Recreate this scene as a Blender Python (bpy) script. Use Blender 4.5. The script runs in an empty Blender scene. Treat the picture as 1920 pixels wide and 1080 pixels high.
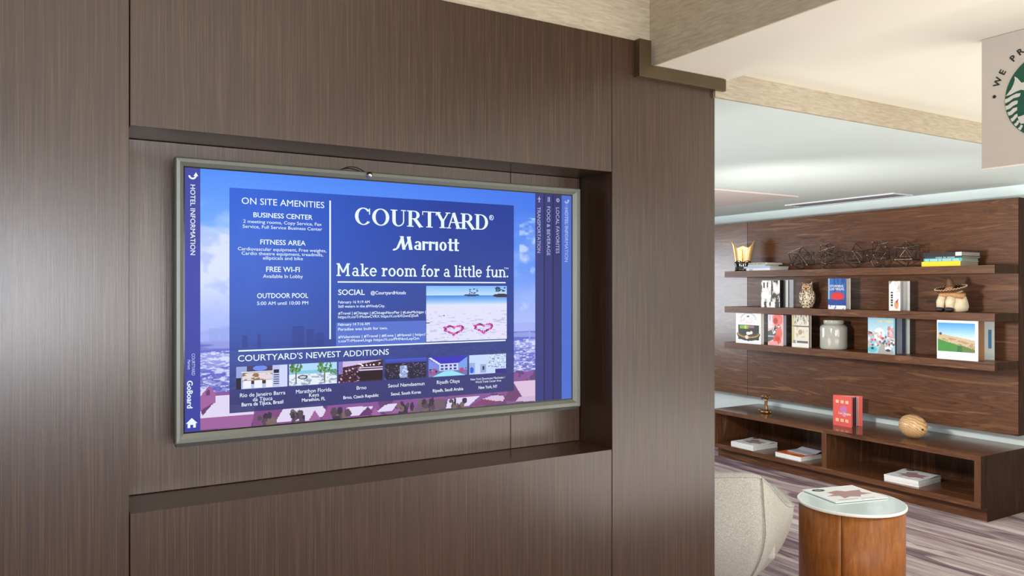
import bpy, bmesh, math, random
import numpy as np
from mathutils import Vector, Matrix
PI = math.pi
H = 1.515                      # camera height above the floor
F = 1477.0                     # focal length in pixels of a 1920 px wide frame
FX, FY = 0.5165, 0.8563        # horizontal viewing direction

# ---------------------------------------------------------------- camera, world, lights, exposure
sc = bpy.context.scene
COL = sc.collection
cd = bpy.data.cameras.new('camera'); cam = bpy.data.objects.new('camera', cd); COL.objects.link(cam)
cam.location = (0, 0, H); cam.rotation_euler = (PI/2, 0, -math.atan2(FX, FY))
cd.sensor_width = 36; cd.lens = 36*F/1920; cd.clip_start = 0.05; cd.clip_end = 60
sc.camera = cam
sc.view_settings.view_transform = 'Standard'; sc.view_settings.look = 'None'
sc.view_settings.gamma = 1; sc.view_settings.use_curve_mapping = False
sc.view_settings.exposure = 0.0
W = bpy.data.worlds.new('world'); sc.world = W; W.use_nodes = True
W.node_tree.nodes['Background'].inputs[0].default_value = (0.75, 0.87, 1, 1)
W.node_tree.nodes['Background'].inputs[1].default_value = 1.6

def area(name, loc, target, sx, sy, power, col):
    d = bpy.data.lights.new(name, 'AREA'); d.shape = 'RECTANGLE'; d.size = sx; d.size_y = sy
    d.energy = power; d.color = col
    o = bpy.data.objects.new(name, d); COL.objects.link(o); o.location = loc
    o.rotation_euler = (Vector(target)-Vector(loc)).to_track_quat('-Z', 'Y').to_euler()
    return o
# daylight through the lobby windows behind the camera
area('window_daylight', (-0.45, -3.9, 1.45), (-0.45, 2, 1.40), 1.5, 1.05, 120, (0.86, 0.91, 1))
area('window_daylight', (1.85, -3.9, 1.45), (1.85, 2, 1.45), 1.7, 1.25, 50, (1, 0.97, 0.92))
area('window_daylight', (4.4, -3.9, 1.35), (4.4, 2, 1.2), 1.7, 1.25, 60, (1, 0.96, 0.9))
# daylight through the window of the lounge behind the panelled wall
area('window_daylight', (2.9, 7.9, 1.45), (3.2, 2, 1.2), 1.9, 1.2, 70, (0.84, 0.93, 1))
# the photographer's lamp behind the panelled wall and unseen upward fill lamps added to brighten the ceilings
area('ceiling_fill', (0.2, -1.6, 1.2), (0.2, -1.5, 3.2), 1.6, 1.6, 75, (1, 0.96, 0.9))
area('ceiling_fill', (3.5, 0.1, 0.5), (3.5, 0.2, 2.3), 2.6, 2.4, 62, (1, 0.965, 0.89))
area('ceiling_fill', (1.95, 3.95, 0.6), (2.2, 3.8, 2.2), 1.6, 1.6, 30, (0.93, 0.97, 1))
def spot(loc, power, col, size=120, r=0.06, aim=(0, 0, -1)):
    d = bpy.data.lights.new('spot_lamp', 'SPOT'); d.energy = power; d.color = col
    d.spot_size = math.radians(size); d.spot_blend = 0.8; d.shadow_soft_size = r
    o = bpy.data.objects.new('spot_lamp', d); COL.objects.link(o); o.location = loc
    o.rotation_euler = Vector(aim).to_track_quat('-Z', 'Y').to_euler()
spot((2.72, 3.22, 1.52), 190, (1, 0.95, 0.9), 100, 0.13, (2.78, 0.35, -0.22))  # the photographer's strobe, aimed level at the shelves from behind the wall
WARM = (1, 0.9, 0.76)
spot((3.6, 0.9, 2.30), 60, WARM)
spot((3.6, -1.2, 2.30), 60, WARM)
spot((0.4, 0.6, 3.15), 40, WARM)
spot((-1.6, 0.6, 3.15), 30, WARM)
spot((3.9, 4.8, 2.20), 26, (1, 0.95, 0.88))
spot((4.2, 2.9, 2.20), 16, (1, 0.95, 0.88))

# ---------------------------------------------------------------- geometry of the view: a pixel on a known plane
def ray(px, py=540.0):
    a = px-960.0
    return (FX*F+FY*a, FY*F-FX*a, 540.0-py)
def onY(px, py, Y):            # point on the plane y = Y -> (x, z)
    r = ray(px, py); s = Y/r[1]; return (r[0]*s, r[2]*s+H)
def onX(px, py, X):            # point on the plane x = X -> (y, z)
    r = ray(px, py); s = X/r[0]; return (r[1]*s, r[2]*s+H)
def view(fwd, lat):            # forward / lateral distance -> (x, y)
    return (FX*fwd+FY*lat, FY*fwd-FX*lat)

# ---------------------------------------------------------------- materials
def s2l(c):
    return tuple(((v/12.92) if v <= 0.04045 else ((v+0.055)/1.055)**2.4) for v in c)
def rgb(r, g, b): return s2l((r/255., g/255., b/255.))
class NT:
    def __init__(s, name, rough=0.5, spec=0.5, metal=0.0, coat=0.0):
        s.m = bpy.data.materials.new(name); s.m.use_nodes = True; s.t = s.m.node_tree
        s.b = s.t.nodes['Principled BSDF']
        s.b.inputs['Roughness'].default_value = rough; s.b.inputs['Specular IOR Level'].default_value = spec
        s.b.inputs['Metallic'].default_value = metal; s.b.inputs['Coat Weight'].default_value = coat
        s.tc = s.t.nodes.new('ShaderNodeTexCoord')
    def n(s, t, **k):
        x = s.t.nodes.new(t)
        for a, v in k.items(): setattr(x, a, v)
        return x
    def l(s, a, b): s.t.links.new(a, b)
    def mapping(s, scale, rot=(0, 0, 0), src='Object'):
        m = s.n('ShaderNodeMapping'); m.inputs['Scale'].default_value = scale; m.inputs['Rotation'].default_value = rot
        s.l(s.tc.outputs[src], m.inputs[0]); return m.outputs[0]
    def noise(s, vec, scale=1, detail=4, rough=0.6, dist=0):
        n = s.n('ShaderNodeTexNoise'); n.inputs['Scale'].default_value = scale; n.inputs['Detail'].default_value = detail
        n.inputs['Roughness'].default_value = rough; n.inputs['Distortion'].default_value = dist
        s.l(vec, n.inputs['Vector']); return n.outputs[0]
    def ramp(s, fac, stops, interp='LINEAR'):
        r = s.n('ShaderNodeValToRGB'); e = r.color_ramp.elements; r.color_ramp.interpolation = interp
        while len(e) < len(stops): e.new(0.5)
        for i, (p, c) in enumerate(stops): e[i].position = p; e[i].color = (*c, 1)
        s.l(fac, r.inputs[0]); return r.outputs[0]
    def mix(s, fac, a, b, mode='MIX'):
        m = s.n('ShaderNodeMix', data_type='RGBA', blend_type=mode)
        if isinstance(fac, (int, float)): m.inputs[0].default_value = fac
        else: s.l(fac, m.inputs[0])
        for i, v in ((6, a), (7, b)):
            if isinstance(v, tuple): m.inputs[i].default_value = (*v, 1)
            else: s.l(v, m.inputs[i])
        return m.outputs[2]
    def base(s, c):
        if isinstance(c, tuple): s.b.inputs['Base Color'].default_value = (*c, 1)
        else: s.l(c, s.b.inputs['Base Color'])
    def bump(s, h, strength=0.2, dist=0.002):
        b = s.n('ShaderNodeBump'); b.inputs['Strength'].default_value = strength; b.inputs['Distance'].default_value = dist
        s.l(h, b.inputs['Height']); s.l(b.outputs[0], s.b.inputs['Normal'])
def plain(name, c, rough=0.5, metal=0, coat=0, spec=0.5, var=0.12, scale=12, bump=0):
    n = NT(name, rough, spec, metal, coat)
    f = n.noise(n.mapping((1, 1, 1)), scale, 5)
    n.base(n.ramp(f, [(0.3, tuple(v*(1-var) for v in c)), (0.7, tuple(min(1, v*(1+var)) for v in c))]))
    if bump: n.bump(f, bump, 0.002)
    return n.m
M = {}
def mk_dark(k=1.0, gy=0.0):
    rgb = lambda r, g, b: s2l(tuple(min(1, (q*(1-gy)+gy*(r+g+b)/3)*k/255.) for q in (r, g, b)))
    n = NT('dark ribbed laminate', 0.31, 0.5, coat=0.34); n.b.inputs['Coat Roughness'].default_value = 0.24
    f1 = n.noise(n.mapping((1, 1, 0.009)), 420, 3, 0.6, 0.0)
    f2 = n.noise(n.mapping((1, 1, 0.035)), 95, 4, 0.7, 0.3)
    big = n.noise(n.mapping((1, 1, 0.5)), 1.1, 3)
    fig = n.noise(n.mapping((1, 1, 0.12)), 16, 3, 0.5, 1.6)
    c = n.ramp(f1, [(0.34, rgb(40, 27, 18)), (0.52, rgb(58, 40, 27)), (0.68, rgb(82, 60, 42))])
    c = n.mix(n.ramp(f2, [(0.40, (0, 0, 0)), (0.75, (0.35, 0.35, 0.35))]), c, rgb(42, 29, 20))
    c = n.mix(n.ramp(big, [(0.35, (0, 0, 0)), (0.7, (0.5, 0.5, 0.5))]), c, rgb(66, 42, 31))
    n.base(c)
    m = n.n('ShaderNodeMath', operation='ADD'); n.l(f1, m.inputs[0]); n.l(f2, m.inputs[1])
    m2 = n.n('ShaderNodeMath', operation='ADD'); n.l(m.outputs[0], m2.inputs[0]); n.l(fig, m2.inputs[1])
    n.bump(m2.outputs[0], 0.22, 0.0015)
    return n.m
M['dark'] = mk_dark()
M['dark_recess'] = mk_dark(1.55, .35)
def mk_walnut(name, axis, dark=1.0, rough=0.38):
    n = NT(name, rough, 0.38)
    sc3 = {'y': (1, 0.09, 1), 'z': (1, 1, 0.07), 'x': (0.09, 1, 1)}[axis]
    v = n.mapping(sc3)
    a = n.noise(v, 13, 6, 0.62, 1.6)
    b = n.noise(n.mapping(tuple(t*1.0 for t in sc3)), 60, 4, 0.6, 0.2)
    k = dark
    c = n.ramp(a, [(0.33, tuple(t*k for t in rgb(74, 43, 26))), (0.45, tuple(t*k for t in rgb(126, 82, 52))),
                   (0.53, tuple(t*k for t in rgb(100, 62, 39))), (0.66, tuple(t*k for t in rgb(156, 108, 72)))])
    c = n.mix(n.ramp(b, [(0.35, (0, 0, 0)), (0.75, (0.45, 0.45, 0.45))]), c, tuple(t*k for t in rgb(70, 42, 27)))
    n.base(c); n.bump(b, 0.06, 0.001)
    return n.m
M['walnut'] = mk_walnut('walnut veneer', 'y', 0.74)
M['walnut_left'] = mk_walnut('walnut veneer satin', 'y', 0.85, 0.24); M['walnut_left'].node_tree.nodes['Principled BSDF'].inputs['Coat Weight'].default_value = 0.6; M['walnut_left'].node_tree.nodes['Principled BSDF'].inputs['Coat Roughness'].default_value = 0.25
M['walnut_gloss'] = mk_walnut('polished walnut top', 'y', 0.75, 0.14)
M['walnut_v'] = mk_walnut('walnut veneer upright grain', 'z', 0.7)
M['walnut_shaded'] = mk_walnut('walnut veneer shaded end', 'z', 0.22, 0.7)  # same walnut darkened: shade of the end faces put into the colour
M['walnut_shaded'].node_tree.nodes['Principled BSDF'].inputs['Specular IOR Level'].default_value = 0.12
def mk_paper():
    n = NT('grasscloth wallpaper', 0.85, 0.2)
    a = n.noise(n.mapping((0.12, 0.12, 1)), 130, 4, 0.6, 0.6)
    b = n.noise(n.mapping((1, 1, 0.1)), 130, 3)
    c = n.ramp(a, [(0.3, rgb(160, 148, 128)), (0.6, rgb(182, 171, 152)), (0.8, rgb(194, 184, 168))])
    n.base(n.mix(n.ramp(b, [(0.4, (0, 0, 0)), (0.8, (0.4, 0.4, 0.4))]), c, rgb(180, 165, 142)))
    n.bump(a, 0.3, 0.002); return n.m
M['paper'] = mk_paper()
M['ceil_warm'] = plain('cream ceiling paint', rgb(236, 232, 217), 0.9, spec=0.2, var=0.015, scale=3)
M['ceil'] = plain('white ceiling paint', rgb(218, 228, 224), 0.75, spec=0.25, var=0.015, scale=3)
M['ceil_pink'] = plain('blush ceiling paint', rgb(214, 204, 198), 0.8, spec=0.2, var=0.015, scale=3)
M['wall'] = plain('pale aqua wall paint', rgb(222, 234, 233), 0.8, spec=0.2, var=0.02, scale=4)
M['wall_lobby'] = plain('lobby wall paint', rgb(200, 190, 175), 0.8, spec=0.2, var=0.02, scale=4)
M['bronze'] = plain('dark bronze trim', rgb(92, 78, 58), 0.3, 0.6, var=0.1)
M['bezel'] = plain('grey brushed bezel', rgb(112, 116, 110), 0.42, 0.35, var=0.04, scale=60)
M['black'] = plain('black plastic', rgb(18, 18, 18), 0.4, var=0.1)
M['glass_black'] = plain('black glass', rgb(10, 10, 14), 0.15, var=0.05)
M['chrome'] = plain('chrome', rgb(200, 200, 200), 0.12, 1.0, var=0.03)
M['white'] = plain('white gloss paper', rgb(232, 232, 230), 0.45, var=0.02)
M['pages'] = plain('page edges', rgb(206, 202, 192), 0.8, var=0.08, scale=200)
M['pages_grey'] = plain('grey page edges', rgb(150, 142, 130), 0.8, var=0.1, scale=200)
M['vent'] = plain('white vent metal', rgb(225, 225, 228), 0.4, var=0.02)
M['vent_dark'] = plain('grey vent slot', rgb(120, 118, 124), 0.6, var=0.05)
M['sign'] = plain('taupe sign board', rgb(216, 208, 198), 0.7, spec=0.3, var=0.015, scale=3)
M['green'] = plain('deep green', rgb(28, 92, 72), 0.6, var=0.04)
M['green_dark'] = plain('dark green letters', rgb(34, 52, 42), 0.6, var=0.04)
M['off_white'] = plain('off white print', rgb(226, 226, 220), 0.6, var=0.02)
M['tan'] = plain('tan paper', rgb(168, 124, 88), 0.7, var=0.04)
M['ceramic'] = plain('grey glazed ceramic', rgb(172, 172, 162), 0.12, coat=0.6, var=0.04)
M['gold'] = plain('pale gold', rgb(226, 184, 120), 0.28, 0.45, coat=0.3, var=0.08, scale=20)
M['gold_orange'] = plain('orange gold', rgb(214, 150, 40), 0.3, 0.5, var=0.08)
M['base_dark'] = plain('black glaze', rgb(30, 24, 26), 0.15, coat=0.5, var=0.2)
M['wire'] = plain('dark wire', rgb(88, 76, 68), 0.35, 0.7, var=0.25, scale=40)
M['wire_tip'] = plain('solder joint', rgb(190, 180, 165), 0.3, 0.6, var=0.05)
M['brass'] = plain('aged brass', rgb(150, 116, 78), 0.3, 0.8, var=0.3, scale=60)
M['frost'] = plain('frosted white glass', rgb(216, 234, 236), 0.2, coat=0.5, var=0.02, scale=6)
M['leg_wood'] = plain('dark wood leg', rgb(60, 42, 30), 0.4, var=0.15)
M['hat'] = plain('brown clay', rgb(98, 60, 36), 0.5, var=0.25, scale=30, bump=0.3)
M['hat_dark'] = plain('dark brown clay', rgb(62, 36, 26), 0.5, var=0.2, scale=30)
M['cream'] = plain('cream clay', rgb(214, 198, 166), 0.55, var=0.16, scale=25, bump=0.4)
M['skin_clay'] = plain('ochre clay', rgb(186, 138, 92), 0.55, var=0.2, scale=30)
M['shoe'] = plain('black clay', rgb(36, 36, 38), 0.3, var=0.15)
M['metal_pin'] = plain('steel pin', rgb(190, 190, 190), 0.3, 0.9)
def flat(name, c, rough=0.5):
    k = 'f_'+name
    if k not in M: M[k] = plain(name, c, rough, var=0.04, scale=30)
    return M[k]
def mk_attr(name, emit, rough=0.45):
    n = NT(name, rough, 0.5 if not emit else 0.08)
    a = n.n('ShaderNodeAttribute', attribute_name='paint')
    if emit:
        n.base((0.01, 0.01, 0.012)); n.l(a.outputs[0], n.b.inputs['Emission Color']); n.b.inputs['Emission Strength'].default_value = emit
    else: n.base(a.outputs[0])
    return n.m
M['print'] = mk_attr('printed picture', 0)
M['lcd'] = mk_attr('lit display picture', 1.0, 0.3)
def mk_emit(name, c, s=1.0):
    n = NT(name, 0.4, 0.2); n.base((0.01, 0.01, 0.01)); n.b.inputs['Emission Color'].default_value = (*c, 1)
    n.b.inputs['Emission Strength'].default_value = s; return n.m
M['lcd_white'] = mk_emit('lit white lettering', rgb(226, 240, 252), 1.05)
M['lcd_soft'] = mk_emit('lit soft lettering', rgb(176, 186, 224), 1.0)
def mk_fabric():
    n = NT('woven grey fabric', 0.9, 0.15)
    a = n.noise(n.mapping((1, 1, 6)), 110, 3, 0.7)
    b = n.noise(n.mapping((5, 5, 1)), 110, 3, 0.7)
    c = n.mix(n.ramp(a, [(0.38, (0, 0, 0)), (0.62, (1, 1, 1))]), rgb(172, 169, 160), rgb(212, 210, 202))
    c = n.mix(n.ramp(b, [(0.42, (0, 0, 0)), (0.66, (0.7, 0.7, 0.7))]), c, rgb(146, 142, 132))
    n.base(c); n.bump(a, 0.3, 0.002); return n.m
M['fabric'] = mk_fabric()
def mk_carpet():
    n = NT('purple streaked carpet', 0.95, 0.1)
    # long streaks drawn along y, wandering a little
    v = n.mapping((1, 1, 1)); rz = math.radians(5)
    big = n.noise(n.mapping((2.6, .50, 1), (0, 0, rz)), 1.6, 3, 0.5, 0.9)
    mid = n.noise(n.mapping((7, .55, 1), (0, 0, rz)), 2.0, 4, 0.6, 0.3)
    fine = n.noise(n.mapping((60, 1.1, 1), (0, 0, rz)), 1.6, 3, 0.7)
    c = n.ramp(mid, [(0.38, rgb(196, 186, 180)), (0.52, rgb(164, 146, 148)), (0.66, rgb(120, 96, 106))])
    c = n.mix(n.ramp(big, [(0.55, (0, 0, 0)), (0.60, (0.85, 0.85, 0.85))]), c, rgb(80, 48, 68))
    c = n.mix(n.ramp(fine, [(0.45, (0, 0, 0)), (0.62, (0.55, 0.55, 0.55))]), c, rgb(176, 160, 160))
    c = n.mix(n.ramp(fine, [(0.32, (0.5, 0.5, 0.5)), (0.44, (0, 0, 0))]), c, rgb(96, 70, 84))
    n.base(c); n.bump(n.noise(v, 400, 2), 0.4, 0.003); return n.m
M['carpet'] = mk_carpet()
def mk_drum():
    n = NT('burnished herringbone veneer', 0.48, 0.4)
    v = n.mapping((1, 1, 1))
    ch = n.n('ShaderNodeTexChecker'); ch.inputs['Scale'].default_value = 8
    n.l(n.mapping((1, 1, 1), (PI/5, PI/4, PI/4)), ch.inputs['Vector'])
    a = n.noise(n.mapping((6, 6, 1), (0, 0.8, 0.5)), 9, 4)
    c = n.ramp(a, [(0.3, rgb(126, 70, 22)), (0.55, rgb(152, 90, 34)), (0.75, rgb(174, 110, 48))])
    m = n.n('ShaderNodeMath', operation='MULTIPLY'); n.l(ch.outputs[1], m.inputs[0]); m.inputs[1].default_value = 0.16
    n.base(n.mix(m.outputs[0], c, rgb(108, 60, 22))); return n.m
M['drum'] = mk_drum()
def mk_turned():
    n = NT('turned pale wood', 0.35, 0.5)
    w = n.n('ShaderNodeTexWave', wave_type='RINGS', rings_direction='X'); w.inputs['Scale'].default_value = 22
    w.inputs['Distortion'].default_value = 8; w.inputs['Detail'].default_value = 3
    n.l(n.mapping((0.4, 1, 1)), w.inputs['Vector'])
    n.base(n.ramp(w.outputs[1], [(0.1, rgb(178, 136, 92)), (0.5, rgb(200, 162, 116)), (0.9, rgb(212, 178, 132))])); return n.m
M['turned'] = mk_turned()
def mk_owl():
    n = NT('speckled glazed ceramic', 0.25, 0.5, coat=0.4)
    vo = n.n('ShaderNodeTexVoronoi'); vo.inputs['Scale'].default_value = 75; n.l(n.mapping((1.2, 1.2, 0.8)), vo.inputs['Vector'])
    n.base(n.ramp(vo.outputs[0], [(0.25, rgb(82, 58, 42)), (0.42, rgb(120, 92, 70)), (0.5, rgb(214, 200, 172))])); return n.m
M['owl'] = mk_owl()

# ---------------------------------------------------------------- object helpers
def wloc(p):
    v = Vector((0, 0, 0))
    while p is not None: v += p.location; p = p.parent
    return v
def link(name, me, mat, parent=None, world=False):
    o = bpy.data.objects.new(name, me); COL.objects.link(o)
    if mat is not None and not me.materials: me.materials.append(mat)
    if parent is not None:
        if world: me.transform(Matrix.Translation(-wloc(parent)))
        o.parent = parent
    return o
def obj(name, bm, mat, parent=None, world=False, smooth=False, bevel=0, seg=2):
    bmesh.ops.recalc_face_normals(bm, faces=bm.faces)
    if bevel:
        es = [e for e in bm.edges if len(e.link_faces) == 2 and e.calc_face_angle(0) > 0.6]
        if es: bmesh.ops.bevel(bm, geom=es, offset=bevel, segments=seg, affect='EDGES', profile=0.7)
    me = bpy.data.meshes.new(name); bm.to_mesh(me); bm.free()
    if smooth:
        for p in me.polygons: p.use_smooth = True
    return link(name, me, mat, parent, world)
def tag(o, label, cat, group=None):
    o['label'] = label; o['category'] = cat
    if group: o['group'] = group
    return o
def thing(name, label, cat, loc=(0, 0, 0), rz=0, group=None):
    o = bpy.data.objects.new(name, None); COL.objects.link(o); o.location = loc; o.rotation_euler = (0, 0, rz)
    o.empty_display_size = 0.05
    return tag(o, label, cat, group)
def box(bm, x0, x1, y0, y1, z0, z1):
    vs = [bm.verts.new((x, y, z)) for x in (x0, x1) for y in (y0, y1) for z in (z0, z1)]
    for f in ((0, 1, 3, 2), (4, 6, 7, 5), (0, 4, 5, 1), (2, 3, 7, 6), (0, 2, 6, 4), (1, 5, 7, 3)):
        bm.faces.new([vs[i] for i in f])
    return bm
def BX(*a):
    bm = bmesh.new(); box(bm, *a); return bm
def struct(name, bm, mat, parent=None, **k):
    o = obj(name, bm, mat, parent, world=parent is not None, **k)
    if parent is None: o['kind'] = 'structure'
    return o
def lathe(bm, prof, n=32, c=(0, 0), sx=1, sy=1, cap=True):
    rings = []
    for (r, z) in prof:
        rings.append([bm.verts.new((c[0]+r*sx*math.cos(2*PI*i/n), c[1]+r*sy*math.sin(2*PI*i/n), z)) for i in range(n)])
    for a, b in zip(rings, rings[1:]):
        for i in range(n): bm.faces.new((a[i], a[(i+1) % n], b[(i+1) % n], b[i]))
    if cap: bm.faces.new(rings[0]); bm.faces.new(rings[-1])
    return bm
def ell(bm, c, r, rot=None, seg=20, rings=12):
    m = Matrix.Translation(c) @ (rot.to_4x4() if rot else Matrix.Identity(4)) @ Matrix.Diagonal((*r, 1))
    bmesh.ops.create_uvsphere(bm, u_segments=seg, v_segments=rings, radius=1, matrix=m); return bm
def tube(bm, pts, r, n=8, cap=True):
    pts = [Vector(p) for p in pts]; rings = []
    for i, p in enumerate(pts):
        d = (pts[min(i+1, len(pts)-1)]-pts[max(i-1, 0)]).normalized()
        a = d.orthogonal().normalized() if i == 0 else (u - d*u.dot(d)).normalized()
        u = a; b = d.cross(a); rr = r[i] if isinstance(r, (list, tuple)) else r
        rings.append([bm.verts.new(p+a*rr*math.cos(2*PI*k/n)+b*rr*math.sin(2*PI*k/n)) for k in range(n)])
    for a, b in zip(rings, rings[1:]):
        for k in range(n): bm.faces.new((a[k], a[(k+1) % n], b[(k+1) % n], b[k]))
    if cap: bm.faces.new(rings[0]); bm.faces.new(rings[-1])
    return bm

# ---- painted pictures: one face per dot of print
def vnoise(u, v, s, seed):
    r = np.random.RandomState(seed).rand(64, 64)
    x = u*s; y = v*s; xi = np.floor(x).astype(int); yi = np.floor(y).astype(int); fx = x-xi; fy = y-yi
    fx = fx*fx*(3-2*fx); fy = fy*fy*(3-2*fy)
    g = lambda a, b: r[a % 64, b % 64]
    return (g(xi, yi)*(1-fx)+g(xi+1, yi)*fx)*(1-fy)+(g(xi, yi+1)*(1-fx)+g(xi+1, yi+1)*fx)*fy
def fbm(u, v, s, seed, o=4):
    t = 0; a = 0.5; n = 0
    for i in range(o): t = t+a*vnoise(u+i*0.37, v+i*0.71, s*2**i, seed+i); n += a; a *= 0.5
    return t/n
class Canvas:
    def __init__(s, nx, ny, c=(255, 255, 255)):
        s.nx, s.ny = nx, ny
        s.u, s.v = np.meshgrid((np.arange(nx)+0.5)/nx, (np.arange(ny)+0.5)/ny)
        s.a = np.ones((ny, nx, 3))*np.array(c, float)
    def put(s, mask, c, k=1.0):
        mask = np.asarray(mask, float)*k; c = np.array(c, float)
        s.a = s.a*(1-mask[..., None])+c*mask[..., None]
    def rect(s, u0, v0, u1, v1, c, k=1.0): s.put((s.u >= u0) & (s.u < u1) & (s.v >= v0) & (s.v < v1), c, k)
    def ell(s, cu, cv, ru, rv, c, k=1.0): s.put(((s.u-cu)/ru)**2+((s.v-cv)/rv)**2 < 1, c, k)
    def poly(s, pts, c, k=1.0):
        m = np.zeros(s.u.shape, bool); j = len(pts)-1
        for i in range(len(pts)):
            (xi, yi), (xj, yj) = pts[i], pts[j]
            t = ((yi > s.v) != (yj > s.v)) & (s.u < (xj-xi)*(s.v-yi)/((yj-yi) or 1e-9)+xi)
            m ^= t; j = i
        s.put(m, c, k)
    def grad(s, v0, v1, c0, c1, u0=0, u1=1):
        m = (s.v >= v0) & (s.v < v1) & (s.u >= u0) & (s.u < u1)
        t = np.clip((s.v-v0)/(v1-v0), 0, 1)[..., None]
        g = np.array(c0, float)*(1-t)+np.array(c1, float)*t
        s.a = np.where(m[..., None], g, s.a)
    def spots(s, n, u0, v0, u1, v1, ru, rv, cols, seed=1):
        r = random.Random(seed)
        for _ in range(n): s.ell(r.uniform(u0, u1), r.uniform(v0, v1), ru*r.uniform(.5, 1.4), rv*r.uniform(.5, 1.4), r.choice(cols))
    def mesh(s, name, w, h, orient='xz'):
        """grid from (0,0) to (w,-h): x right, second axis down; orient xz faces -y, xy lies flat facing up"""
        nx, ny = s.nx, s.ny
        X, Z = np.meshgrid(np.linspace(0, w, nx+1), np.linspace(0, -h, ny+1))
        co = np.zeros(((nx+1)*(ny+1), 3)); co[:, 0] = X.ravel()
        co[:, 2 if orient == 'xz' else 1] = Z.ravel()
        i = (np.arange(ny)[:, None]*(nx+1)+np.arange(nx)).ravel()
        f = np.stack([i, i+nx+1, i+nx+2, i+1], 1)
        me = bpy.data.meshes.new(name); me.from_pydata(co.tolist(), [], f.tolist())
        c = np.clip(s.a/255., 0, 1).reshape(-1, 3)
        c = np.where(c <= 0.04045, c/12.92, ((c+0.055)/1.055)**2.4)
        at = me.attributes.new('paint', 'FLOAT_COLOR', 'FACE')
        at.data.foreach_set('color', np.hstack([c, np.ones((len(c), 1))]).astype(np.float32).ravel())
        return me

# ---- lettering
def text_mesh(s, bold=0.0, spacing=1.0):
    cu = bpy.data.curves.new('t', 'FONT'); cu.body = s; cu.resolution_u = 3; cu.space_character = spacing
    o = bpy.data.objects.new('t', cu); COL.objects.link(o)
    dg = bpy.context.evaluated_depsgraph_get(); me = bpy.data.meshes.new_from_object(o.evaluated_get(dg))
    bpy.data.objects.remove(o); bpy.data.curves.remove(cu)
    if bold:
        bm = bmesh.new(); bm.from_mesh(me); vs = list(bm.verts)
        base = [(tuple(v_.co), v_) for v_ in vs]; faces = [[v_.index for v_ in f.verts] for f in bm.faces]
        for li, (dx, dy) in enumerate(((1, 0), (-1, 0), (0, .8), (0, -.8))):
            nv = [bm.verts.new((c_[0]+dx*bold*1.4, c_[1]+dy*bold*1.4, (li+1)*4e-5)) for c_, _ in base]
            for f in faces: bm.faces.new([nv[i] for i in f])
        bm.to_mesh(me); bm.free()
    co = np.zeros(len(me.vertices)*3); me.vertices.foreach_get('co', co); co = co.reshape(-1, 3)
    return me, co
CAP = None
def capheight():
    global CAP
    if CAP is None:
        _, co = text_mesh('H'); CAP = co[:, 1].max()
    return CAP
def letter(s, x0, x1, z, cap, y, mat, parent, bold=0.0, down=False, name='lettering', axes=None):
    """flat lettering in the x-z plane facing -y, from x0 to x1 (down: runs downwards from z=x0 to z=x1 at x=z)"""
    me, co = text_mesh(s, bold)
    w0, w1 = co[:, 0].min(), co[:, 0].max(); ky = cap/capheight(); n = np.zeros_like(co)
    if not down:
        n[:, 0] = x0+(co[:, 0]-w0)*(x1-x0)/(w1-w0); n[:, 2] = z+co[:, 1]*ky; n[:, 1] = y-co[:, 2]
    else:
        n[:, 2] = x0+(co[:, 0]-w0)*(x1-x0)/(w1-w0); n[:, 0] = z+co[:, 1]*ky; n[:, 1] = y-co[:, 2]
    if axes is not None: n = np.array([axes(p) for p in n])
    me.vertices.foreach_set('co', n.ravel()); me.update()
    me.materials.clear(); me.name = name
    return link(name, me, mat, parent, world=True)
# drawn serif letters
class Pen:
    def __init__(s): s.q = []; s.x = 0
    def st(s, x0, y0, x1, y1, w):
        d = Vector((x1-x0, y1-y0)).normalized(); n = Vector((-d.y, d.x))*w/2
        s.q.append([(s.x+x0+n.x, y0+n.y), (s.x+x1+n.x, y1+n.y), (s.x+x1-n.x, y1-n.y), (s.x+x0-n.x, y0-n.y)])
    def pg(s, pts): s.q.append([(s.x+a, b) for a, b in pts])
    def bar(s, x0, x1, y0, y1): s.pg([(x0, y0), (x1, y0), (x1, y1), (x0, y1)])
    def ring(s, cx, cy, ox, oy, ix, iy, a0=0, a1=360, n=20):
        for i in range(n):
            a = math.radians(a0+(a1-a0)*i/n); b = math.radians(a0+(a1-a0)*(i+1)/n)
            s.pg([(cx+ox*math.cos(a), cy+oy*math.sin(a)), (cx+ox*math.cos(b), cy+oy*math.sin(b)),
                  (cx+ix*math.cos(b), cy+iy*math.sin(b)), (cx+ix*math.cos(a), cy+iy*math.sin(a))])
    def build(s, name, x0, x1, z, cap, y, mat, parent):
        xs = [p[0] for q in s.q for p in q]; a, b = min(xs), max(xs); bm = bmesh.new()
        for q in s.q:
            try: bm.faces.new([bm.verts.new((x0+(p[0]-a)*(x1-x0)/(b-a), y, z+p[1]*cap)) for p in q])
            except ValueError: pass
        me = bpy.data.meshes.new(name); bm.to_mesh(me); bm.free(); return link(name, me, mat, parent, world=True)
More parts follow.
